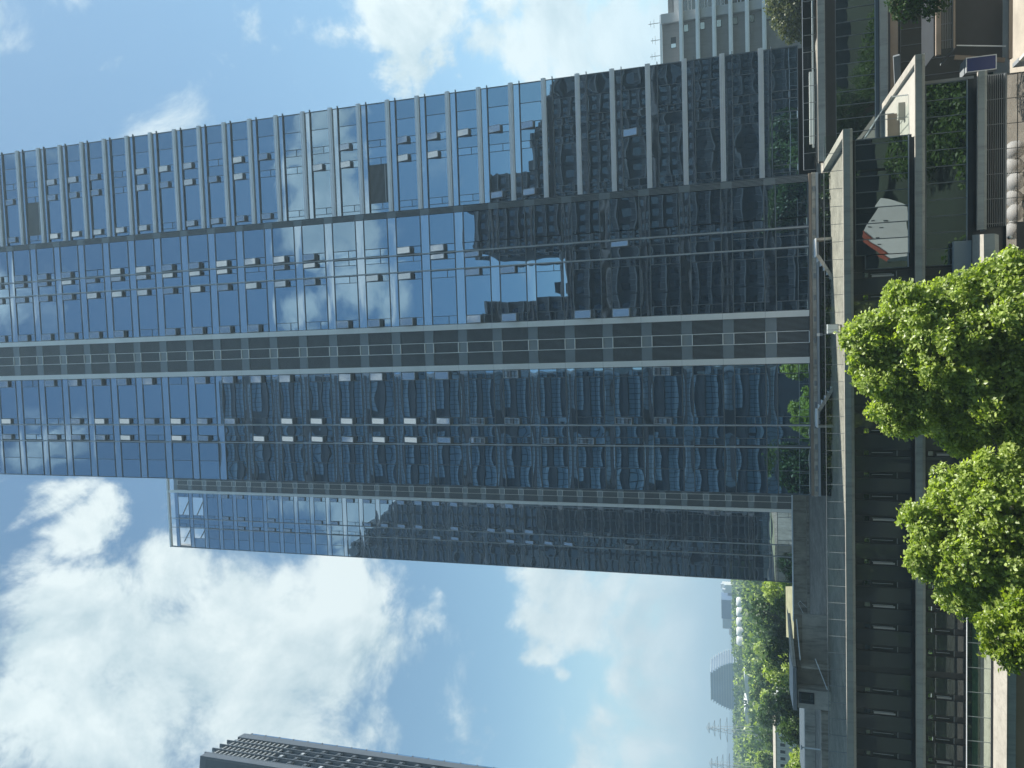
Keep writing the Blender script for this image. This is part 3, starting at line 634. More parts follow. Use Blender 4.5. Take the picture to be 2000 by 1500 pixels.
# ---------------------------------------------------------------- other buildings in view
# far left tower: vertical fins and louvres on the face turned to us
A = Vector((-86.0, 136.2, 0)); U = Vector((2.7, -14.9, 0)).normalized(); V = Vector((-U.y, U.x, 0)) * -1   # U along the face towards us
if V.x > 0: V = -V
lt = thing('office_tower', 'dark grey tower with vertical fins and a glass corner, cut by the left edge', 'tower', (-86, 136.2, 0))
HT = 129.6
def lbox(mb, u0, u1, v0, v1, z0, z1, k):
    P = lambda u, v, z: tuple(A + U * u + V * v + Vector((0, 0, z)))
    c = [P(u0, v0, z0), P(u1, v0, z0), P(u1, v1, z0), P(u0, v1, z0), P(u0, v0, z1), P(u1, v0, z1), P(u1, v1, z1), P(u0, v1, z1)]
    for f in ((0, 3, 2, 1), (4, 5, 6, 7), (0, 1, 5, 4), (1, 2, 6, 5), (2, 3, 7, 6), (3, 0, 4, 7)): mb.quad([c[i] for i in f], k)
def L1(name, *bs):
    mb = MB()
    for b in bs: lbox(mb, *b)
    return mb.build(name, lt)
L1('wall', (1.4, 15.2, .5, 26, 0, HT, 'lt_fin'), (1.35, 3.7, -.25, .6, 0, HT - .5, 'lt_fin'), (13.3, 15.2, -.25, .6, 0, HT, 'lt_fin'), (15.21, 15.3, .2, 26, 0, HT - 1.5, 'rib_dark'))
mb = MB()
for z in np.arange(2, HT - 2, 3.6): lbox(mb, 0, 1.34, .1, .5, z, z + 3.45, 'lt_glass'); lbox(mb, 0, 1.36, 0, .5, z + 3.46, z + 3.6, 'lt_fin')
mb.build('corner_glazing', lt)
for i in range(4):
    u = 3.7 + i * 2.4
    L1('vertical_fin', (u + 2.16, u + 2.4, -.28, .5, 0, HT + .5, 'lt_fin'))
    mb = MB()
    for z in np.arange(2, HT - 14, 3.6):
        lbox(mb, u, u + 2.1, .3, .5, z + 1.2, z + 3.6, 'lt_glass'); lbox(mb, u, u + 2.1, .1, .5, z, z + 1.2, 'rib_dark'); lbox(mb, u + .3, u + 1.2, -.05, .1, z + .3, z + .9, 'lt_fin' if (int(z) + i) % 5 else 'frame_l'); lbox(mb, u + 1.6, u + 1.68, .2, .32, z + 1.2, z + 3.6, 'lt_fin')
    mb.build('window_strip', lt)
    mb = MB(); lbox(mb, u, u + 2.1, .35, .5, HT - 14, HT, 'rib_dark')
    for z in np.arange(HT - 13.6, HT - .4, 1.1): lbox(mb, u, u + 2.1, .0, .3, z, z + .35, 'steel')
    mb.build('louvre_panel', lt)

# grey building behind the right edge of the tower
nb = thing('office_building', 'grey mid-rise behind the tower on the right, with bright aluminium sun ledges and rooftop aerials', 'building', (70, 165, 0))
bx('wall', nb, (52, 69.0, 165.3, 185, 0, 35.7, 'grey_w'), (71.0, 100, 165.3, 185, 0, 33.2, 'grey_l'))
bx('light_bay', nb, (69.0, 71.0, 164.6, 185, 0, 35.9, 'grey_l')); bx('parapet', nb, (52, 71, 164.9, 165.25, 35.72, 36.2, 'strip')); bx('plant_room', nb, (71.2, 90, 165.6, 180, 33.3, 34.4, 'grey_w'))
for i, z in enumerate((14.73, 18.11, 21.42, 24.77, 28.17, 31.6)):
    mb = MB(); mb.box(52, 100, 163.6, 164.5, z - .42, z + .1, 'white'); mb.box(52, 100, 163.5, 163.58, z - .2, z + .42, 'silver'); mb.build('sun_ledge', nb)
    for (a, b) in ((66.7, 68.3),):
        w = bx('window', nb, (a, b, 165.18, 165.29, z - 1.5, z - .45, 'dark')); bx('pane', w, (a + .1, b - .1, 165.15, 165.17, z - 1.4, z - .55, 'glass_low'))
    mb = MB()
    for q in np.arange(71.2, 90, 2.3): mb.box(q, q + 2.1, 165.2, 165.29, z - 3.0, z - .4, 'ap_glass'); mb.box(q, q + 2.1, 165.05, 165.12, z - 2.2, z - 2.1, 'strip'); mb.box(q, q + 2.1, 165.05, 165.12, z - 1.5, z - 1.4, 'strip')
    mb.build('window_bay', nb)
w = bx('window', nb, (63.7, 66.0, 165.18, 165.29, 32.8, 33.9, 'dark')); bx('pane', w, (63.75, 64.6, 165.15, 165.17, 32.85, 33.85, 'glass_sash'))
for i, (q, h) in enumerate(((62.4, 2.2), (65.8, 2.0), (69.4, 2.4))):
    an = thing('aerial', ('short', 'second', 'tall')[i] + ' thin rooftop aerial ' + ('at the tower side of the grey building roof', 'in the middle of the grey building roof edge', 'above the light bay of the grey building')[i], 'aerial', (q, 165, 36.2), 'aerials on the grey building')
    bx('mast', an, (q - .05, q + .05, 164.95, 165.05, 36.2, 36.2 + h, 'steel')); bx('crossbar', an, (q - .9, q + .9, 164.97, 165.03, 36.2 + h * .5, 36.26 + h * .5, 'steel')); bx('crossbar', an, (q - .6, q + .6, 164.97, 165.03, 36.2 + h * .8, 36.26 + h * .8, 'steel'))

# distant buildings on the left
db = thing('stepped_building', 'hazy far stepped office building with striped floors on the horizon', 'building', (-424, 900, 0))
mb = MB(); f = MB()
for i in range(13):
    z = 6 + i * 3.0; t = max(0, i - 4) / 8.0
    x0 = -454 + 10 * t ** 1.6; x1 = -394 - 14 * t ** 1.5
    mb.box(x0 + 1, x1 - 1, 900, 940, z, z + 2.1, 'far_blue'); f.box(x0, x1, 899, 941, z + 2.11, z + 3.0, 'far_band')
mb.box(-454, -394, 900, 940, 0, 5.9, 'far_blue'); mb.build('storey', db); f.build('floor_band', db)
fb = thing('office_block', 'flat dark blue block with a grey end on the horizon', 'building', (-371, 1000, 0))
bx('wall', fb, (-378, -352, 1000, 1030, 0, 31.5, 'far_slab')); bx('grey_wing', fb, (-392, -378.2, 1001, 1030, 0, 30.2, 'far_band')); bx('podium_floor', fb, (-394, -350, 999, 1000, 14, 19, 'far_band'))
for i, (x, w_) in enumerate(((-338, 7), (-346, 5), (-343, 9), (-410, 12))):
    b = thing('far_block', ('pale block nearest the back tower on the horizon', 'small pale block by the back tower on the horizon', 'taller pale block beside the dark blue block on the horizon', 'low wide pale block left of the dark blue block')[i], 'building', (x, 1010 + i * 8, 0))
    bx('wall', b, (x - w_ / 2, x + w_ / 2, 1010 + i * 8, 1020 + i * 8, 0, 26 + (i % 3) * 2 - (6 if i == 3 else 0), 'far_white')); bx('roof', b, (x - w_ / 3, x + w_ / 3, 1012 + i * 8, 1018 + i * 8, 26 + (i % 3) * 2 - (6 if i == 3 else 0), 28 + (i % 3) * 2 - (6 if i == 3 else 0), 'far_band'))
for i in range(5):
    x = -247.5 - i * 12.6; y = 700 + i * 8
    t = thing('storage_tank', 'white round-topped storage tank, ' + ('first from the back tower', 'second from the back tower', 'middle one', 'fourth from the back tower', 'farthest left')[i] + ' of the row of five', 'tank', (x, y, 0), 'white storage tanks')
    mb = MB(); mb.tube([(x, y, 0), (x, y, 13.0), (x, y, 14.8), (x, y, 15.6)], [4.6, 4.6, 4.3, 3.0], 'far_white', 14); mb.build('shell', t); bx('ladder', t, (x - 4.9, x - 4.7, y - .6, y - .3, 0, 14, 'far_band'))
for i, (xa, xb, y) in enumerate(((-297, -342, 695), (-352, -374, 715))):
    s = thing('vaulted_hall', ('long white vaulted hall roof among the far trees', 'shorter white vaulted hall roof near the pylons')[i], 'hall', ((xa + xb) / 2, y, 0))
    mb = MB(); n = 12
    for j in range(n):
        a, b = j / n, (j + 1) / n
        pa, pb = xa + (xb - xa) * a, xa + (xb - xa) * b; za, zb_ = 6.2 + 3.2 * math.sin(math.pi * a) ** .7, 6.2 + 3.2 * math.sin(math.pi * b) ** .7
        mb.quad([(pa, y, 6), (pb, y, 6), (pb, y, zb_), (pa, y, za)][::-1], 'far_white'); mb.quad([(pa, y, za), (pb, y, zb_), (pb, y + 30, zb_), (pa, y + 30, za)][::-1], 'far_white')
    mb.build('roof', s); bx('wall', s, (xb + 1, xa - 1, y + .5, y + 29, 0, 5.95, 'far_band'))
wb = thing('dormitory_block', 'low white building with a row of small dark windows behind the trees at left', 'building', (-119, 220, 0))
bx('wall', wb, (-136, -110, 220, 232, 0, 10.7, 'far_white')); bx('roof', wb, (-136.2, -109.8, 219.8, 232.2, 10.72, 10.9, 'conc')); bx('lift_house', wb, (-109.5, -106, 221, 228, 0, 10.0, 'grey_l'))
for q in np.arange(-135, -111, 2.1):
    w = bx('window', wb, (q, q + .9, 219.9, 219.99, 8.3, 9.6, 'dark')); bx('sill', w, (q - .1, q + 1, 219.8, 219.99, 8.15, 8.28, 'grey_l'))
    bx('downpipe', wb, (q + 1.5, q + 1.58, 219.88, 219.98, 0, 10.6, 'grey_l'))
for i, (px, py, hh) in enumerate(((-213, 400, 35.5), (-236, 405, 34.5))):
    p = thing('pylon', ('lattice power pylon nearer the stepped building', 'lattice power pylon at the left edge')[i], 'pylon', (px, py, 0), 'power pylons')
    mb = MB()
    for sx in (-1, 1):
        for s2 in (-1, 1): mb.bar((px + sx * 3, py + s2 * 3, 0), (px + sx * .5, py + s2 * .5, hh), .15, .15, 'water')
    for j in range(9):
        z0, z1 = j * hh / 9, (j + 1) * hh / 9; a, b = 3 - 2.5 * z0 / hh, 3 - 2.5 * z1 / hh
        mb.bar((px - a, py - a, z0), (px + b, py - b, z1), .12, .12, 'water'); mb.bar((px + a, py - a, z0), (px - b, py - b, z1), .12, .12, 'water')
    mb.build('mast', p)
    for z, wd in ((hh - 1, 3), (hh - 4, 4.5), (hh - 7, 6), (hh - 10.5, 7), (hh - 15, 5)):
        mb = MB(); mb.bar((px - wd, py, z), (px + wd, py, z), .22, .3, 'water'); mb.bar((px - wd, py, z), (px, py, z + 1.4), .12, .12, 'water'); mb.bar((px + wd, py, z), (px, py, z + 1.4), .12, .12, 'water'); mb.build('cross_arm', p)

# ---------------------------------------------------------------- what the glass reflects: buildings and ground on our side
rA = thing('glass_apartment_tower', 'ribbon-windowed tower mirrored in the left half of the front facade', 'tower', (-18, -4, 0))
bx('core', rA, (-46, -6, -34, -4.3, 0, 145.5, 'rib_dark'))
mb = MB(); fr = MB()
for k in range(3, 36):
    z = k * 4.05
    for q in np.arange(-45.6, -6.4, 1.05):
        if int((q + 46) / 5.2) % 3 == 2 and k % 4 == 1: continue
        mb.box(q, q + .93, -4.29, -4.2, z + .9, z + 3.2, 'rib_glass')
    fr.box(-46, -6, -4.25, -3.9, z + 3.3, z + 3.75, 'rib_dark'); fr.box(-46, -6, -4.19, -4.12, z + 2.0, z + 2.1, 'rib_dark')
mb.build('ribbon_window', rA); fr.build('floor_band', rA)
rB = thing('apartment_block', 'dark balconied block with stepped roofline mirrored low in the right of the facade', 'building', (30, -3, 0))
for (x0, x1, zt) in ((3.8, 10, 74), (10.05, 19.9, 56.5), (20, 30.9, 75.4), (31, 41.9, 78), (42, 50.9, 67), (51, 58.9, 64.5), (59, 66.9, 60.5), (67, 90, 55)):
    mb = MB(); mb.box(x0, x1, -20, -3.3, 0, zt, 'ap_dark'); mb.box(x0 + 1, x0 + 3.4, -12, -6, zt, zt + 2.6, 'ap_dark'); mb.build('wall', rB)
    mb = MB()
    for z in np.arange(4, zt, 3.1):
        mb.box(x0 + .1, x1 - .1, -3.29, -2.0, z, z + .22, 'ap_slab'); mb.box(x0 + .1, x1 - .1, -2.15, -2.05, z + .221, z + 1.0, 'ap_dark')
        q = x0 + .5
        while q < x1 - 1: mb.box(q, q + .08, -2.1, -1.98, z + .22, z + 1.05, 'ap_slab'); q += 1.1
    mb.box(x0, x1, -3.3, -1.8, zt - .3, zt + .3, 'ap_slab'); mb.build('balcony', rB)
    mb = MB(); q = x0 + .8
    while q < x1 - 1.6:
        for z in np.arange(4, zt - 3, 3.1): mb.box(q, q + 1.4, -3.29, -3.24, z + .4, z + 2.5, 'ap_glass')
        q += 2.6
    mb.build('window', rB)
rC = thing('apartment_block', 'tall block with a ragged top mirrored in the back tower', 'building', (-75, -3, 0))
for (x0, x1, zt) in ((-99, -83.1, 181), (-83, -75.1, 174), (-75, -70.1, 167), (-70, -65, 161)):
    mb = MB(); mb.box(x0, x1, -26, -3.3, 0, zt, 'ap_dark'); mb.box(x0 + .5, x0 + 3, -12, -5, zt, zt + 3, 'ap_dark'); mb.build('wall', rC)
    mb = MB()
    for z in np.arange(4, zt, 3.2): mb.box(x0 + .1, x1 - .1, -3.29, -2.3, z, z + .3, 'ap_slab'); mb.box(x0 + .6, x1 - .6, -3.29, -3.2, z + .5, z + 2.4, 'ap_glass')
    mb.build('balcony', rC)
hs = thing('gabled_kiosk', 'white gabled kiosk with a red tiled eave mirrored in the podium glass', 'kiosk', (14, 20, 0))
mb = MB(); pf = [(10.3, 0), (16.9, 0), (18.4, 2.7), (13.9, 5.0), (10.3, 3.0)]
mb.quad([(x, 20, z) for x, z in pf][::-1], 'white'); mb.quad([(x, 18.7, z) for x, z in pf], 'white')
for i in range(5):
    a, b = pf[i], pf[(i + 1) % 5]; mb.quad([(a[0], 20, a[1]), (b[0], 20, b[1]), (b[0], 18.7, b[1]), (a[0], 18.7, a[1])], 'brick' if i == 3 else 'white')
mb.build('wall', hs); mb = MB(); mb.bar((13.9, 20.05, 5.08), (10.1, 20.05, 2.9), .2, .16, 'brick'); mb.build('eave', hs)
for q in ((14.6, 3.9), (12.3, 3.3), (14.4, 2.6)): bx('window', hs, (q[0], q[0] + .22, 20.01, 20.05, q[1], q[1] + .4, 'dark'))
for o in children(hs):
    for v in o.data.vertices: v.co.x = (v.co.x - 14) * 1.35 + 14
    for v in o.data.vertices: v.co.z *= 1.12
hs.location = (14, 20, 0); PV = Matrix.Translation((14, 20, 0))
for o in children(hs): o.data.transform(PV @ Matrix.Rotation(rad(-36), 4, 'Z') @ PV.inverted())
for i in range(6):
    x = 8.2 + i * 1.27
    o = MB(); o.ball((x, 58.0 + (i % 2) * .35, 1.0), .74, 'white', sq=(1, 1, .95)); o.box(x - .25, x + .25, 57.8, 58.3, .01, .4, 'stone')
    tag(o.build('stone_ball'), 'white ball mirrored in the veined marble wall, ' + ('first', 'second', 'third', 'fourth', 'fifth', 'sixth')[i] + ' from the canopy', 'ball', 'white plaza balls')
# ---------------------------------------------------------------- trees
def rvec(r):
    while True:
        v = Vector((r.uniform(-1, 1), r.uniform(-1, 1), r.uniform(-1, 1)))
        if .05 < v.length <= 1: return v.normalized()
def foliage(blobs, key, dens, lsize, per, seed, spread=.22, inner=.72, cull=True):
    """leaf-sized faces gathered in twigs all round the branch ends, with gaps between"""
    r = random.Random(seed); mb = MB(); V_, F_ = [], []
    for (bxx, by, bz, br) in blobs:
        c = Vector((bxx, by, bz)); n = int(4 * math.pi * br * br * dens / per)
        for _ in range(n):
            d = rvec(r)
            nz = noise.noise((c + d * br) * (1.1 / max(.6, br * .6)))
            if nz < -.36: continue                     # gaps
            p = c + d * br * (inner + (1.12 - inner) * r.random() ** .6) * (1 + .30 * nz)
            if cull and any((p - Vector(b[:3])).length < b[3] * .62 for b in blobs): continue
            up = (d * .8 + Vector((0, 0, .55)) + rvec(r) * .5).normalized()
            for q in range(per):
                a = rvec(r); t = (a - up * a.dot(up)); t = t.normalized() if t.length > .01 else Vector((1, 0, 0))
                ax = (t + up * r.uniform(-.1, .9)).normalized(); nn = (up * 1.0 + rvec(r) * .55).normalized()
                sd = nn.cross(ax); sd = sd.normalized() if sd.length > .01 else t
                s = lsize * r.uniform(.65, 1.25); o = p + rvec(r) * spread * r.random() + ax * s * .2
                i = len(V_); dr = nn * s * -.16
                V_ += [tuple(o), tuple(o + ax * s * .5 + sd * s * .33 + dr * .2), tuple(o + ax * s + dr), tuple(o + ax * s * .5 - sd * s * .33 + dr * .2)]
                F_.append((i, i + 1, i + 2, i + 3))
    mb.v = V_; mb.f = F_; mb.mats = [key]; mb.mi = [0] * len(F_); mb.sm = [False] * len(F_)
    return mb
def tufts(blobs, seed, lo=.32, hi=.58):
    r = random.Random(seed); out = []
    for (bxx, by, bz, br) in blobs:
        for _ in range(int(5 + 11 * br * br)):
            d = rvec(r)
            if d.z < -.45: continue
            s = r.uniform(lo, hi) * min(1.15, .55 + br * .35); k_ = br * r.uniform(.80, 1.08)
            p = Vector((bxx, by, bz)) + d * k_
            if any((p - Vector(b[:3])).length < b[3] * .7 for b in blobs): continue
            out.append((p.x, p.y, p.z, s))
    return out
def tree(name, label, base, blobs, key, dens, lsize, per, seed, spread=.25, group=None, trunk=.35):
    t = thing(name, label, 'tree', base, group)
    if dens > 90: blobs = [(q[0], q[1], q[2], q[3] * .93) for q in blobs]
    b = Vector(base); cen = sum((Vector(q[:3]) for q in blobs), Vector()) / len(blobs)
    fork = b + (cen - b) * .62; fork.x = b.x * .6 + fork.x * .4
    mb = MB(); mb.tube([b, b + (fork - b) * .5 + Vector((.1, .05, 0)), fork], [trunk, trunk * .8, trunk * .62], 'bark', 10)
    for q in blobs:
        c = Vector(q[:3]); m_ = fork + (c - fork) * .5 + Vector((0, 0, .25)); mb.tube([fork - Vector((0, 0, .4)), m_, c], [trunk * .42, trunk * .26, .04], 'bark', 6)
    mb.build('trunk', t); fb = foliage(blobs, key, dens * (.6 if key in ('leaf1', 'leaf6') and dens > 90 else 1), lsize, per, seed, spread)
    if key in ('leaf1', 'leaf6') and dens > 90:
        f2 = foliage(tufts(blobs, seed + 50), key, dens * 1.1, lsize * .95, per, seed + 51, spread * .7, .5, False); n0 = len(fb.v); fb.v += f2.v; fb.f += [tuple(i + n0 for i in q) for q in f2.f]; fb.mi += f2.mi; fb.sm += f2.sm
    fb.build('crown', t)
    return t
T1 = [(-0.48, 45, 15.99, 1.3), (-2.24, 45.3, 14.95, 1.73), (0.87, 44.6, 13.66, 1.71), (-3.98, 45.2, 13.66, 1.58), (-0.88, 44.0, 12.14, 2.26), (1.64, 44.4, 11.9, 1.4), (0.72, 43.6, 9.93, 1.94), (-2.89, 44.2, 10.16, 2.5), (-5.5, 45.3, 11.3, 1.27), (-0.2, 43.5, 7.32, 3.0), (-4.31, 44.4, 7.29, 2.74), (-0.03, 45, 16.52, 0.87), (-4.27, 45, 14.6, 1.3), (0.3, 47, 13, 2.4), (-3, 47.4, 12, 2.6), (2.2, 44.6, 9.6, 1.6), (2.3, 44.2, 7.2, 1.9)]
T2 = [(-9.67, 42, 14.36, 0.59), (-11.84, 42, 14.12, 0.81), (-10.72, 42, 13.4, 1.3), (-8.25, 42, 12.23, 1.19), (-11.45, 41.6, 11.75, 2.0), (-13.35, 42, 11.98, 1.35), (-9.26, 41.3, 10.38, 2.09), (-12.68, 41.3, 9.91, 2.36), (-14.75, 42, 10.36, 1.1), (-11.28, 41, 8.35, 2.84), (-8.93, 42, 12.69, 0.8), (-12.34, 42, 13.17, .95), (-10.5, 44, 11, 2.4), (-7.2, 41.5, 10.6, 1.2)]
T3 = [(-13.85, 38, 12.2, 0.5), (-14.42, 38, 11.66, 0.8), (-14.84, 38, 10.95, 0.9), (-14.06, 38, 10.32, 1.35), (-13.13, 38, 10.74, 1.0), (-14.6, 38.6, 9.2, 1.6)]
tree('broadleaf_tree', 'largest bright green tree, right-hand one at the foot of the podium', (-1.2, 45.5, 0), T1, 'leaf1', 100, .25, 9, 3, .28)
tree('broadleaf_tree', 'bright green tree left of the largest one, with two spiky tops', (-11, 42.5, 0), T2, 'leaf1', 105, .24, 9, 4, .26)
tree('broadleaf_tree', 'small yellow-green tree at the lower left end of the front trees', (-14.2, 38.5, 0), T3, 'leaf6', 110, .22, 9, 5, .24, trunk=.2)
tree('broadleaf_tree', 'dark green tree hanging into the side yard at the far right', (27, 60, 0), [(23.82, 60, 10.84, .95), (23.84, 60, 9.84, 1.0), (23.87, 60, 8.86, .85), (24.44, 60, 11.27, .75), (25.9, 60, 10.17, 2.0)], 'leaf2', 70, .24, 9, 6, .25)
tree('bamboo_clump', 'pale olive feathery bush between the tower corner and the grey building', (45, 110, 0), [(44.56, 110, 14.24, 2.2), (46.37, 110, 12.57, 2.6), (42.3, 110, 14.4, 1.28), (42.4, 110, 12.47, 1.42), (46.5, 110, 15.6, 1.9), (49.34, 110, 13.86, 3.6), (44.5, 110.5, 10.6, 2.4)], 'leaf3', 34, .42, 8, 7, .4)
# trees beyond the roofs on the left: four crowns, copied
def far_tree(name, label, seed, key, tall):
    r = random.Random(seed)
    bl = [(0, 0, tall * .72, 2.6)] + [(r.uniform(-2.6, 2.6), r.uniform(-2.2, 2.2), tall * r.uniform(.42, .92), r.uniform(1.3, 2.2)) for _ in range(9)]
    return tree(name, label, (0, 0, 0), bl, key, 14, .62, 6, seed, .5, 'trees beyond the roofs', .3)
VAR = [far_tree('street_tree', 'x', 31, 'leaf4', 12), far_tree('street_tree', 'x', 32, 'leaf2', 13), far_tree('street_tree', 'x', 33, 'leaf1', 11), far_tree('bamboo_clump', 'x', 34, 'leaf3', 9)]
FT = [(-42, 132, 0, .95), (-46.5, 128, 1, 1.0), (-51, 131, 1, 1.02), (-55.5, 127, 3, 1.25), (-60, 131, 2, 1.0), (-64, 127, 2, .95), (-69, 131, 0, .9), (-74, 128, 2, .85), (-79, 131, 0, .9), (-84, 127, 0, .85),
      (-52, 160, 2, 1.1), (-58, 164, 0, 1.15), (-64, 158, 1, 1.15), (-70, 165, 2, 1.1), (-77, 160, 1, 1.05), (-84, 166, 0, 1.1), (-91, 160, 2, 1.0), (-98, 165, 0, .95),
      (-68, 205, 2, 1.25), (-76, 210, 1, 1.25), (-84, 202, 0, 1.2), (-93, 208, 2, 1.25), (-101, 203, 1, 1.15), (-112, 212, 0, .8), (-122, 210, 2, .8), (-131, 213, 0, .8),
      (-95, 262, 2, 1.2), (-106, 268, 0, 1.15), (-118, 262, 1, 1.05), (-130, 270, 2, 1.1), (-142, 262, 0, 1.05), (-154, 268, 1, 1.0), (-125, 330, 0, 1.1), (-140, 335, 2, 1.1), (-156, 328, 1, 1.0), (-172, 336, 0, 1.0), (-188, 330, 2, 1.05)]
KIND = ['round mid-green tree', 'dark green tree', 'bright green tree', 'pale bamboo clump']
used = set(); rt = random.Random(2)
for i, (x, y, k, s) in enumerate(FT):
    row = 'in the nearest row behind the roofs' if y < 140 else 'in the second row behind the roofs' if y < 180 else 'just in front of the white dormitory block' if y < 240 else 'behind the white dormitory block' if y < 300 else 'in the farthest row before the woods'
    peers = [f for f in FT if f[2] == k and (f[1] < 140, f[1] < 180, f[1] < 240, f[1] < 300) == (y < 140, y < 180, y < 240, y < 300)]
    peers.sort(key=lambda f: -f[0]); n = peers.index((x, y, k, s)); o_ = ('first', 'second', 'third', 'fourth', 'fifth', 'sixth')[n]
    lab = KIND[k] + ' ' + row + ('' if len(peers) == 1 else ', ' + o_ + ' from the back tower')
    if k in used: copy_tree(VAR[k], (x, y, 0), lab, rt.uniform(0, 6.28), s)
    else: used.add(k); VAR[k].location = (x, y, 0); VAR[k].scale = (s, s, s); VAR[k].rotation_euler = (0, 0, rt.uniform(0, 6)); VAR[k]['label'] = lab
# the far woods read as one mass
r = random.Random(8); W = MB(); V_, F_, MI = [], [], []
for _ in range(1500):
    y = 380 * (1900 / 380) ** r.random(); x = -y * r.uniform(.24, .66); s = y / 380; hgt = r.uniform(6, 12) + min(8, y * .004)
    q_ = -x / y; cap = 24 - .0172 * y if (.32 < q_ < .45 and y < 720) else 24 - .0255 * y if (.41 < q_ < .54 and y < 690) else 24 - .0045 * y
    hgt = max(2.0, min(hgt + (7 if y > 745 else 0), cap - 1.6 * (.7 + .35 * s)))
    kk = r.randrange(3)
    for q in range(46):
        d = rvec(r); p = Vector((x, y, hgt * .55)) + Vector((d.x * 5 * (1 + s * .3), d.y * 5, d.z * hgt * .45)); a = rvec(r); b = rvec(r); ls = 1.5 * (.7 + .35 * s)
        i = len(V_); V_ += [tuple(p), tuple(p + a * ls), tuple(p + a * ls + b * ls), tuple(p + b * ls)]; F_.append((i, i + 1, i + 2, i + 3)); MI.append(kk)
W.v = V_; W.f = F_; W.mats = ['leaf2', 'leaf4', 'leaf1']; W.mi = MI; W.sm = [False] * len(F_)
tag(W.build('far_woods'), 'far woods stretching to the horizon on the left', 'woodland', kind='stuff')
# trees seen only in the lower panes: those on our own side come first
for i, (x, y, k, s) in enumerate(((29, 42, 1, .8), (30, 34, 0, 1.0), (24, 8, 1, 1.2), (36, 22, 1, 1.1), (-22, 20, 1, 1.2), (-30, 26, 0, 1.1), (-22, 108, 1, .95), (-28, 112, 1, .95), (-33, 106, 1, .92))):  # the last three are added behind the roof wall to darken the reflection
    copy_tree(VAR[k], (x, y, 0), ('dark tree mirrored low in the right wing glass', 'mid-green tree mirrored at the tower corner', 'dark tree mirrored beside the white kiosk', 'dark tree mirrored in the podium wing glass', 'dark tree mirrored low in the left half of the facade', 'mid-green tree mirrored low in the left half', 'hidden dark tree added to darken reflections at the right of the back tower base', 'hidden dark tree added to darken reflections in the middle of the back tower base', 'hidden dark tree added to darken reflections at the left of the back tower base')[i], i * 1.3, s)['group'] = 'trees mirrored in the glass'

# ---------------------------------------------------------------- ground, hills
def sheet(name, x0, x1, y0, y1, z, k):
    mb = MB(); mb.quad([(x0, y0, z), (x1, y0, z), (x1, y1, z), (x0, y1, z)], k); return tag(mb.build(name), kind='structure')
sheet('ground', -9000, 9000, -3000, 11000, 0, 'ground'); sheet('plaza', 4, 60, 52, 77, .006, 'plaza')
rs_ = random.Random(55); gb = [(rs_.uniform(4, 44), rs_.uniform(24, 51), rs_.uniform(.6, 1.6), rs_.uniform(.8, 1.9)) for _ in range(70)] + [(rs_.uniform(17, 44), rs_.uniform(26, 51), rs_.uniform(1.0, 2.6), rs_.uniform(1.0, 2.2)) for _ in range(90)] + [(rs_.uniform(-60, -18), rs_.uniform(25, 50), rs_.uniform(.6, 1.4), rs_.uniform(.8, 1.8)) for _ in range(50)]
gb = [q for q in gb if not (6.5 < q[0] < 18.5 and 17 < q[1] < 47)]
tag(foliage(gb, 'leaf4', 16, .42, 6, 56, .4, cull=False).build('garden_shrubs'), 'low garden shrubs on our side, mirrored in the podium glass', 'shrubs', kind='stuff')
mb = MB(); q = [(-36.2, 110.5), (-41.4, 126), (-50, 126), (-44, 110.5)]
mb.quad([(x, y, 14.6) for x, y in q], 'lawn')
for a, b in zip(q, q[1:] + q[:1]): mb.quad([(b[0], b[1], 9), (a[0], a[1], 9), (a[0], a[1], 14.6), (b[0], b[1], 14.6)], 'conc')
tag(mb.build('lawn'), kind='structure')
rh = random.Random(77); hb_ = []
q = -14.6
while q < 15:
    if rh.random() < .82: hb_.append((q, 74.1, 14.5 + rh.uniform(-.1, .15), rh.uniform(.3, .5)))
    q += .55
tag(foliage(hb_, 'leaf5', 60, .2, 8, 78, .12).build('hedge'), 'dark low hedge along the tower foot behind the roof rail', 'hedge')
mb = MB(); r = random.Random(4); n = 60
pts = [(-9000 + i * 300, 7000 + 400 * math.sin(i * .9), 26 + 26 * math.sin(i * .55) + 18 * math.sin(i * 1.7 + 1)) for i in range(n)]
for a, b in zip(pts[:-1], pts[1:]):
    mb.quad([(a[0], a[1], -1), (b[0], b[1], -1), (b[0], b[1] + 250, max(4, b[2])), (a[0], a[1] + 250, max(4, a[2]))], 'ground', True); mb.quad([(a[0], a[1] + 250, max(4, a[2])), (b[0], b[1] + 250, max(4, b[2])), (b[0], b[1] + 900, -1), (a[0], a[1] + 900, -1)], 'ground', True)
tag(mb.build('hills'), kind='structure')

# ---------------------------------------------------------------- camera
cam = bpy.data.cameras.new('camera'); co = bpy.data.objects.new('camera', cam); COL.objects.link(co)
RI = Vector((0.99811688, 0.05942864, -0.01519622)); UP = Vector((0.03125815, -0.27961139, 0.95960429)); FW = Vector((-0.05277894, 0.95827225, 0.28094248))
cx, cy, cz = -UP, RI, -FW                              # the phone was held on its side: the picture is turned a quarter
co.matrix_world = Matrix(((cx.x, cy.x, cz.x, 0), (cx.y, cy.y, cz.y, 0), (cx.z, cy.z, cz.z, 24.0), (0, 0, 0, 1)))
cam.sensor_fit = 'HORIZONTAL'; cam.sensor_width = 36; cam.lens = 1411.64 / 2000 * 36; cam.clip_start = .1; cam.clip_end = 20000
S.camera = co

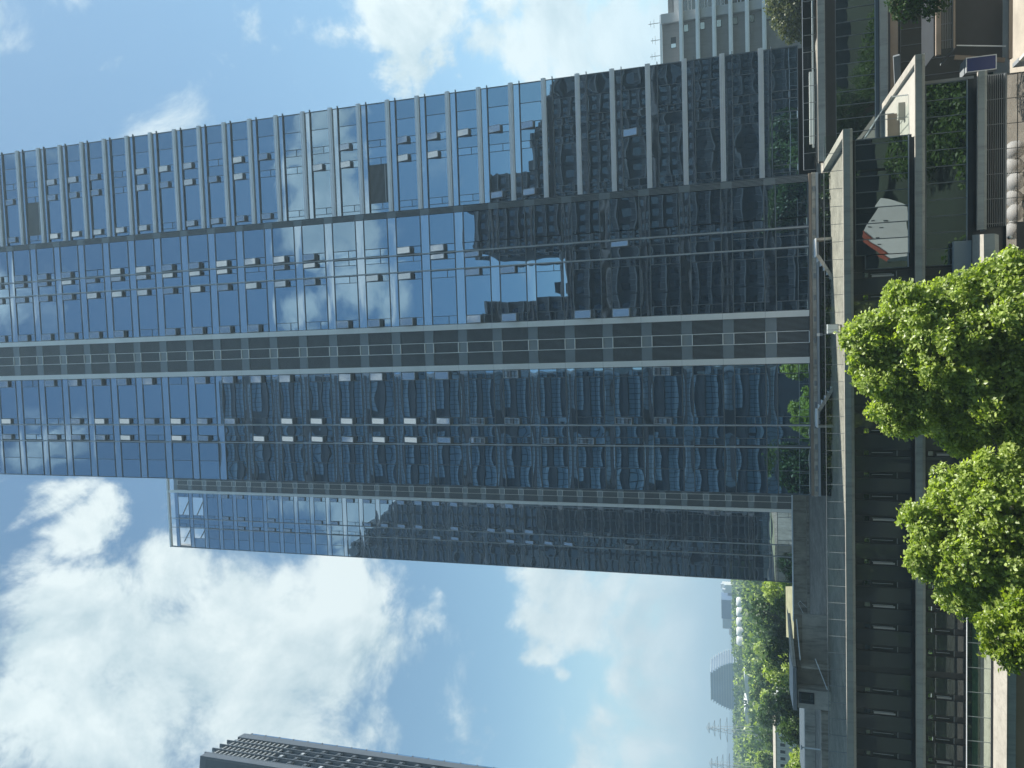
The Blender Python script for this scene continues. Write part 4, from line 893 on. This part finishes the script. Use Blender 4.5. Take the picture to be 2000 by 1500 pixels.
# ---------------------------------------------------------------- light and sky
SUN_AZ = math.atan2(.95, .25); SUN_EL = rad(58)        # from the right, a little beyond the facades
sd = Vector((math.sin(SUN_AZ) * math.cos(SUN_EL), math.cos(SUN_AZ) * math.cos(SUN_EL), math.sin(SUN_EL)))
sl_ = bpy.data.lights.new('sun', 'SUN'); sl_.energy = 5.0; sl_.angle = rad(.5); sl_.color = (1, .96, .88)
so = bpy.data.objects.new('sun', sl_); COL.objects.link(so); so.rotation_euler = sd.to_track_quat('Z', 'Y').to_euler()
wd = bpy.data.worlds.new('World'); S.world = wd; wd.use_nodes = True
t = wd.node_tree; t.nodes.clear()
out = t.nodes.new('ShaderNodeOutputWorld'); bg = t.nodes.new('ShaderNodeBackground'); L(t, bg.outputs[0], out.inputs[0])
sky = t.nodes.new('ShaderNodeTexSky'); sky.sky_type = 'NISHITA'; sky.sun_disc = False; sky.sun_elevation = SUN_EL; sky.sun_rotation = SUN_AZ; sky.air_density = 1.0; sky.dust_density = .2; sky.ozone_density = .6; sky.altitude = 50
bg.inputs[1].default_value = SKY_STRENGTH = 0.083
tc = t.nodes.new('ShaderNodeTexCoord'); DIR = tc.outputs['Generated']
n1 = N(t, 'ShaderNodeTexNoise', Scale=4.2, Detail=8.0, Roughness=.62, Distortion=.25); L(t, DIR, n1.inputs['Vector'])
n2 = N(t, 'ShaderNodeTexNoise', Scale=2.2, Detail=4.0, Roughness=.6); L(t, DIR, n2.inputs['Vector'])
sub = N(t, 'ShaderNodeVectorMath', operation='SUBTRACT'); sub.inputs[1].default_value = (.5, .5, .5); L(t, n1.outputs['Color'], sub.inputs[0])
scl = N(t, 'ShaderNodeVectorMath', operation='SCALE'); scl.inputs[3].default_value = .22; L(t, sub.outputs[0], scl.inputs[0])
wrp = N(t, 'ShaderNodeVectorMath', operation='ADD'); L(t, DIR, wrp.inputs[0]); L(t, scl.outputs[0], wrp.inputs[1])
acc = None
for (dx, dy, dz, r_, w_) in CLOUDS:
    dn = N(t, 'ShaderNodeVectorMath', operation='DISTANCE'); dn.inputs[1].default_value = (dx, dy, dz); L(t, wrp.outputs[0], dn.inputs[0])
    mr = N(t, 'ShaderNodeMapRange', interpolation_type='SMOOTHSTEP'); mr.inputs[1].default_value = r_ * 1.6; mr.inputs[2].default_value = r_ * .15; mr.inputs[3].default_value = 0; mr.inputs[4].default_value = w_
    L(t, dn.outputs['Value'], mr.inputs[0])
    if acc is None: acc = mr.outputs[0]
    else:
        mx = N(t, 'ShaderNodeMath', operation='MAXIMUM'); L(t, acc, mx.inputs[0]); L(t, mr.outputs[0], mx.inputs[1]); acc = mx.outputs[0]
# density = blob field broken up by fine noise; the same noise a step towards the sun gives the lit and shaded sides
def fbm(vec, sc, det, ro):
    n = N(t, 'ShaderNodeTexNoise', Scale=sc, Detail=det, Roughness=ro, Distortion=.35); L(t, vec, n.inputs['Vector']); return n.outputs[0]
def dens(vec):
    f1 = fbm(vec, 7.5, 13.0, .63)
    a1 = N(t, 'ShaderNodeMath', operation='MULTIPLY_ADD'); a1.inputs[1].default_value = 3.3; a1.inputs[2].default_value = -1.93; L(t, f1, a1.inputs[0])
    a2 = N(t, 'ShaderNodeMath', operation='MULTIPLY_ADD'); a2.inputs[1].default_value = 1.3; L(t, acc, a2.inputs[0]); L(t, a1.outputs[0], a2.inputs[2])
    return a2.outputs[0]
d0 = dens(DIR)
off = N(t, 'ShaderNodeVectorMath', operation='ADD'); off.inputs[1].default_value = tuple(sd * .045); L(t, DIR, off.inputs[0])
d1 = dens(off.outputs[0])
dm = N(t, 'ShaderNodeMapRange', interpolation_type='SMOOTHSTEP'); dm.inputs[1].default_value = -.05; dm.inputs[2].default_value = .78; L(t, d0, dm.inputs[0])
df = N(t, 'ShaderNodeMath', operation='SUBTRACT'); L(t, d0, df.inputs[0]); L(t, d1, df.inputs[1])
sh_ = N(t, 'ShaderNodeMath', operation='MULTIPLY_ADD'); sh_.inputs[1].default_value = .8; L(t, df.outputs[0], sh_.inputs[0])
big = N(t, 'ShaderNodeMapRange'); big.inputs[1].default_value = .36; big.inputs[2].default_value = .62; big.inputs[3].default_value = .25; big.inputs[4].default_value = .95; L(t, n2.outputs[0], big.inputs[0]); L(t, big.outputs[0], sh_.inputs[2]); sh_.use_clamp = True
cc = N(t, 'ShaderNodeMix', data_type='RGBA'); cc.inputs[6].default_value = CLOUD_GREY; cc.inputs[7].default_value = CLOUD_WHITE
L(t, sh_.outputs[0], cc.inputs[0])
tin = N(t, 'ShaderNodeMix', data_type='RGBA', blend_type='MULTIPLY'); tin.inputs[0].default_value = 1; tin.inputs[7].default_value = SKY_TINT; L(t, sky.outputs[0], tin.inputs[6])
# thin veil low over the horizon
sx = N(t, 'ShaderNodeSeparateXYZ'); L(t, DIR, sx.inputs[0])
hz = N(t, 'ShaderNodeMapRange', interpolation_type='SMOOTHSTEP'); hz.inputs[1].default_value = .30; hz.inputs[2].default_value = -.02; hz.inputs[3].default_value = 0; hz.inputs[4].default_value = .9; L(t, sx.outputs[2], hz.inputs[0])
hm = N(t, 'ShaderNodeMix', data_type='RGBA'); hm.inputs[7].default_value = HORIZON; L(t, hz.outputs[0], hm.inputs[0]); L(t, tin.outputs[2], hm.inputs[6])
mxs = N(t, 'ShaderNodeMix', data_type='RGBA'); L(t, dm.outputs[0], mxs.inputs[0]); L(t, hm.outputs[2], mxs.inputs[6]); L(t, cc.outputs[2], mxs.inputs[7])
L(t, mxs.outputs[2], bg.inputs[0])

# ---------------------------------------------------------------- air
hb = MB(); hb.box(-2500, 800, -60, 9500, -1.0, 190, 'haze')
def haze_mat():
    m, t, o = nt('haze'); v = N(t, 'ShaderNodeVolumePrincipled'); v.inputs['Density'].default_value = HAZE; v.inputs['Color'].default_value = (.64, .86, 1, 1); v.inputs['Anisotropy'].default_value = .3
    L(t, v.outputs[0], o.inputs['Volume']); return m
if HAZE > 0:
    M['haze'] = haze_mat(); tag(hb.build('haze'), kind='stuff')

# ---------------------------------------------------------------- render settings
S.view_settings.view_transform = 'Standard'; S.view_settings.look = 'None'; S.view_settings.gamma = 1; S.view_settings.exposure = EXPO
S.cycles.max_bounces = 8; S.cycles.diffuse_bounces = 3; S.cycles.glossy_bounces = 5; S.cycles.transmission_bounces = 4; S.cycles.transparent_max_bounces = 16; S.cycles.volume_bounces = 0
S.cycles.use_denoising = True; S.cycles.sample_clamp_indirect = 6
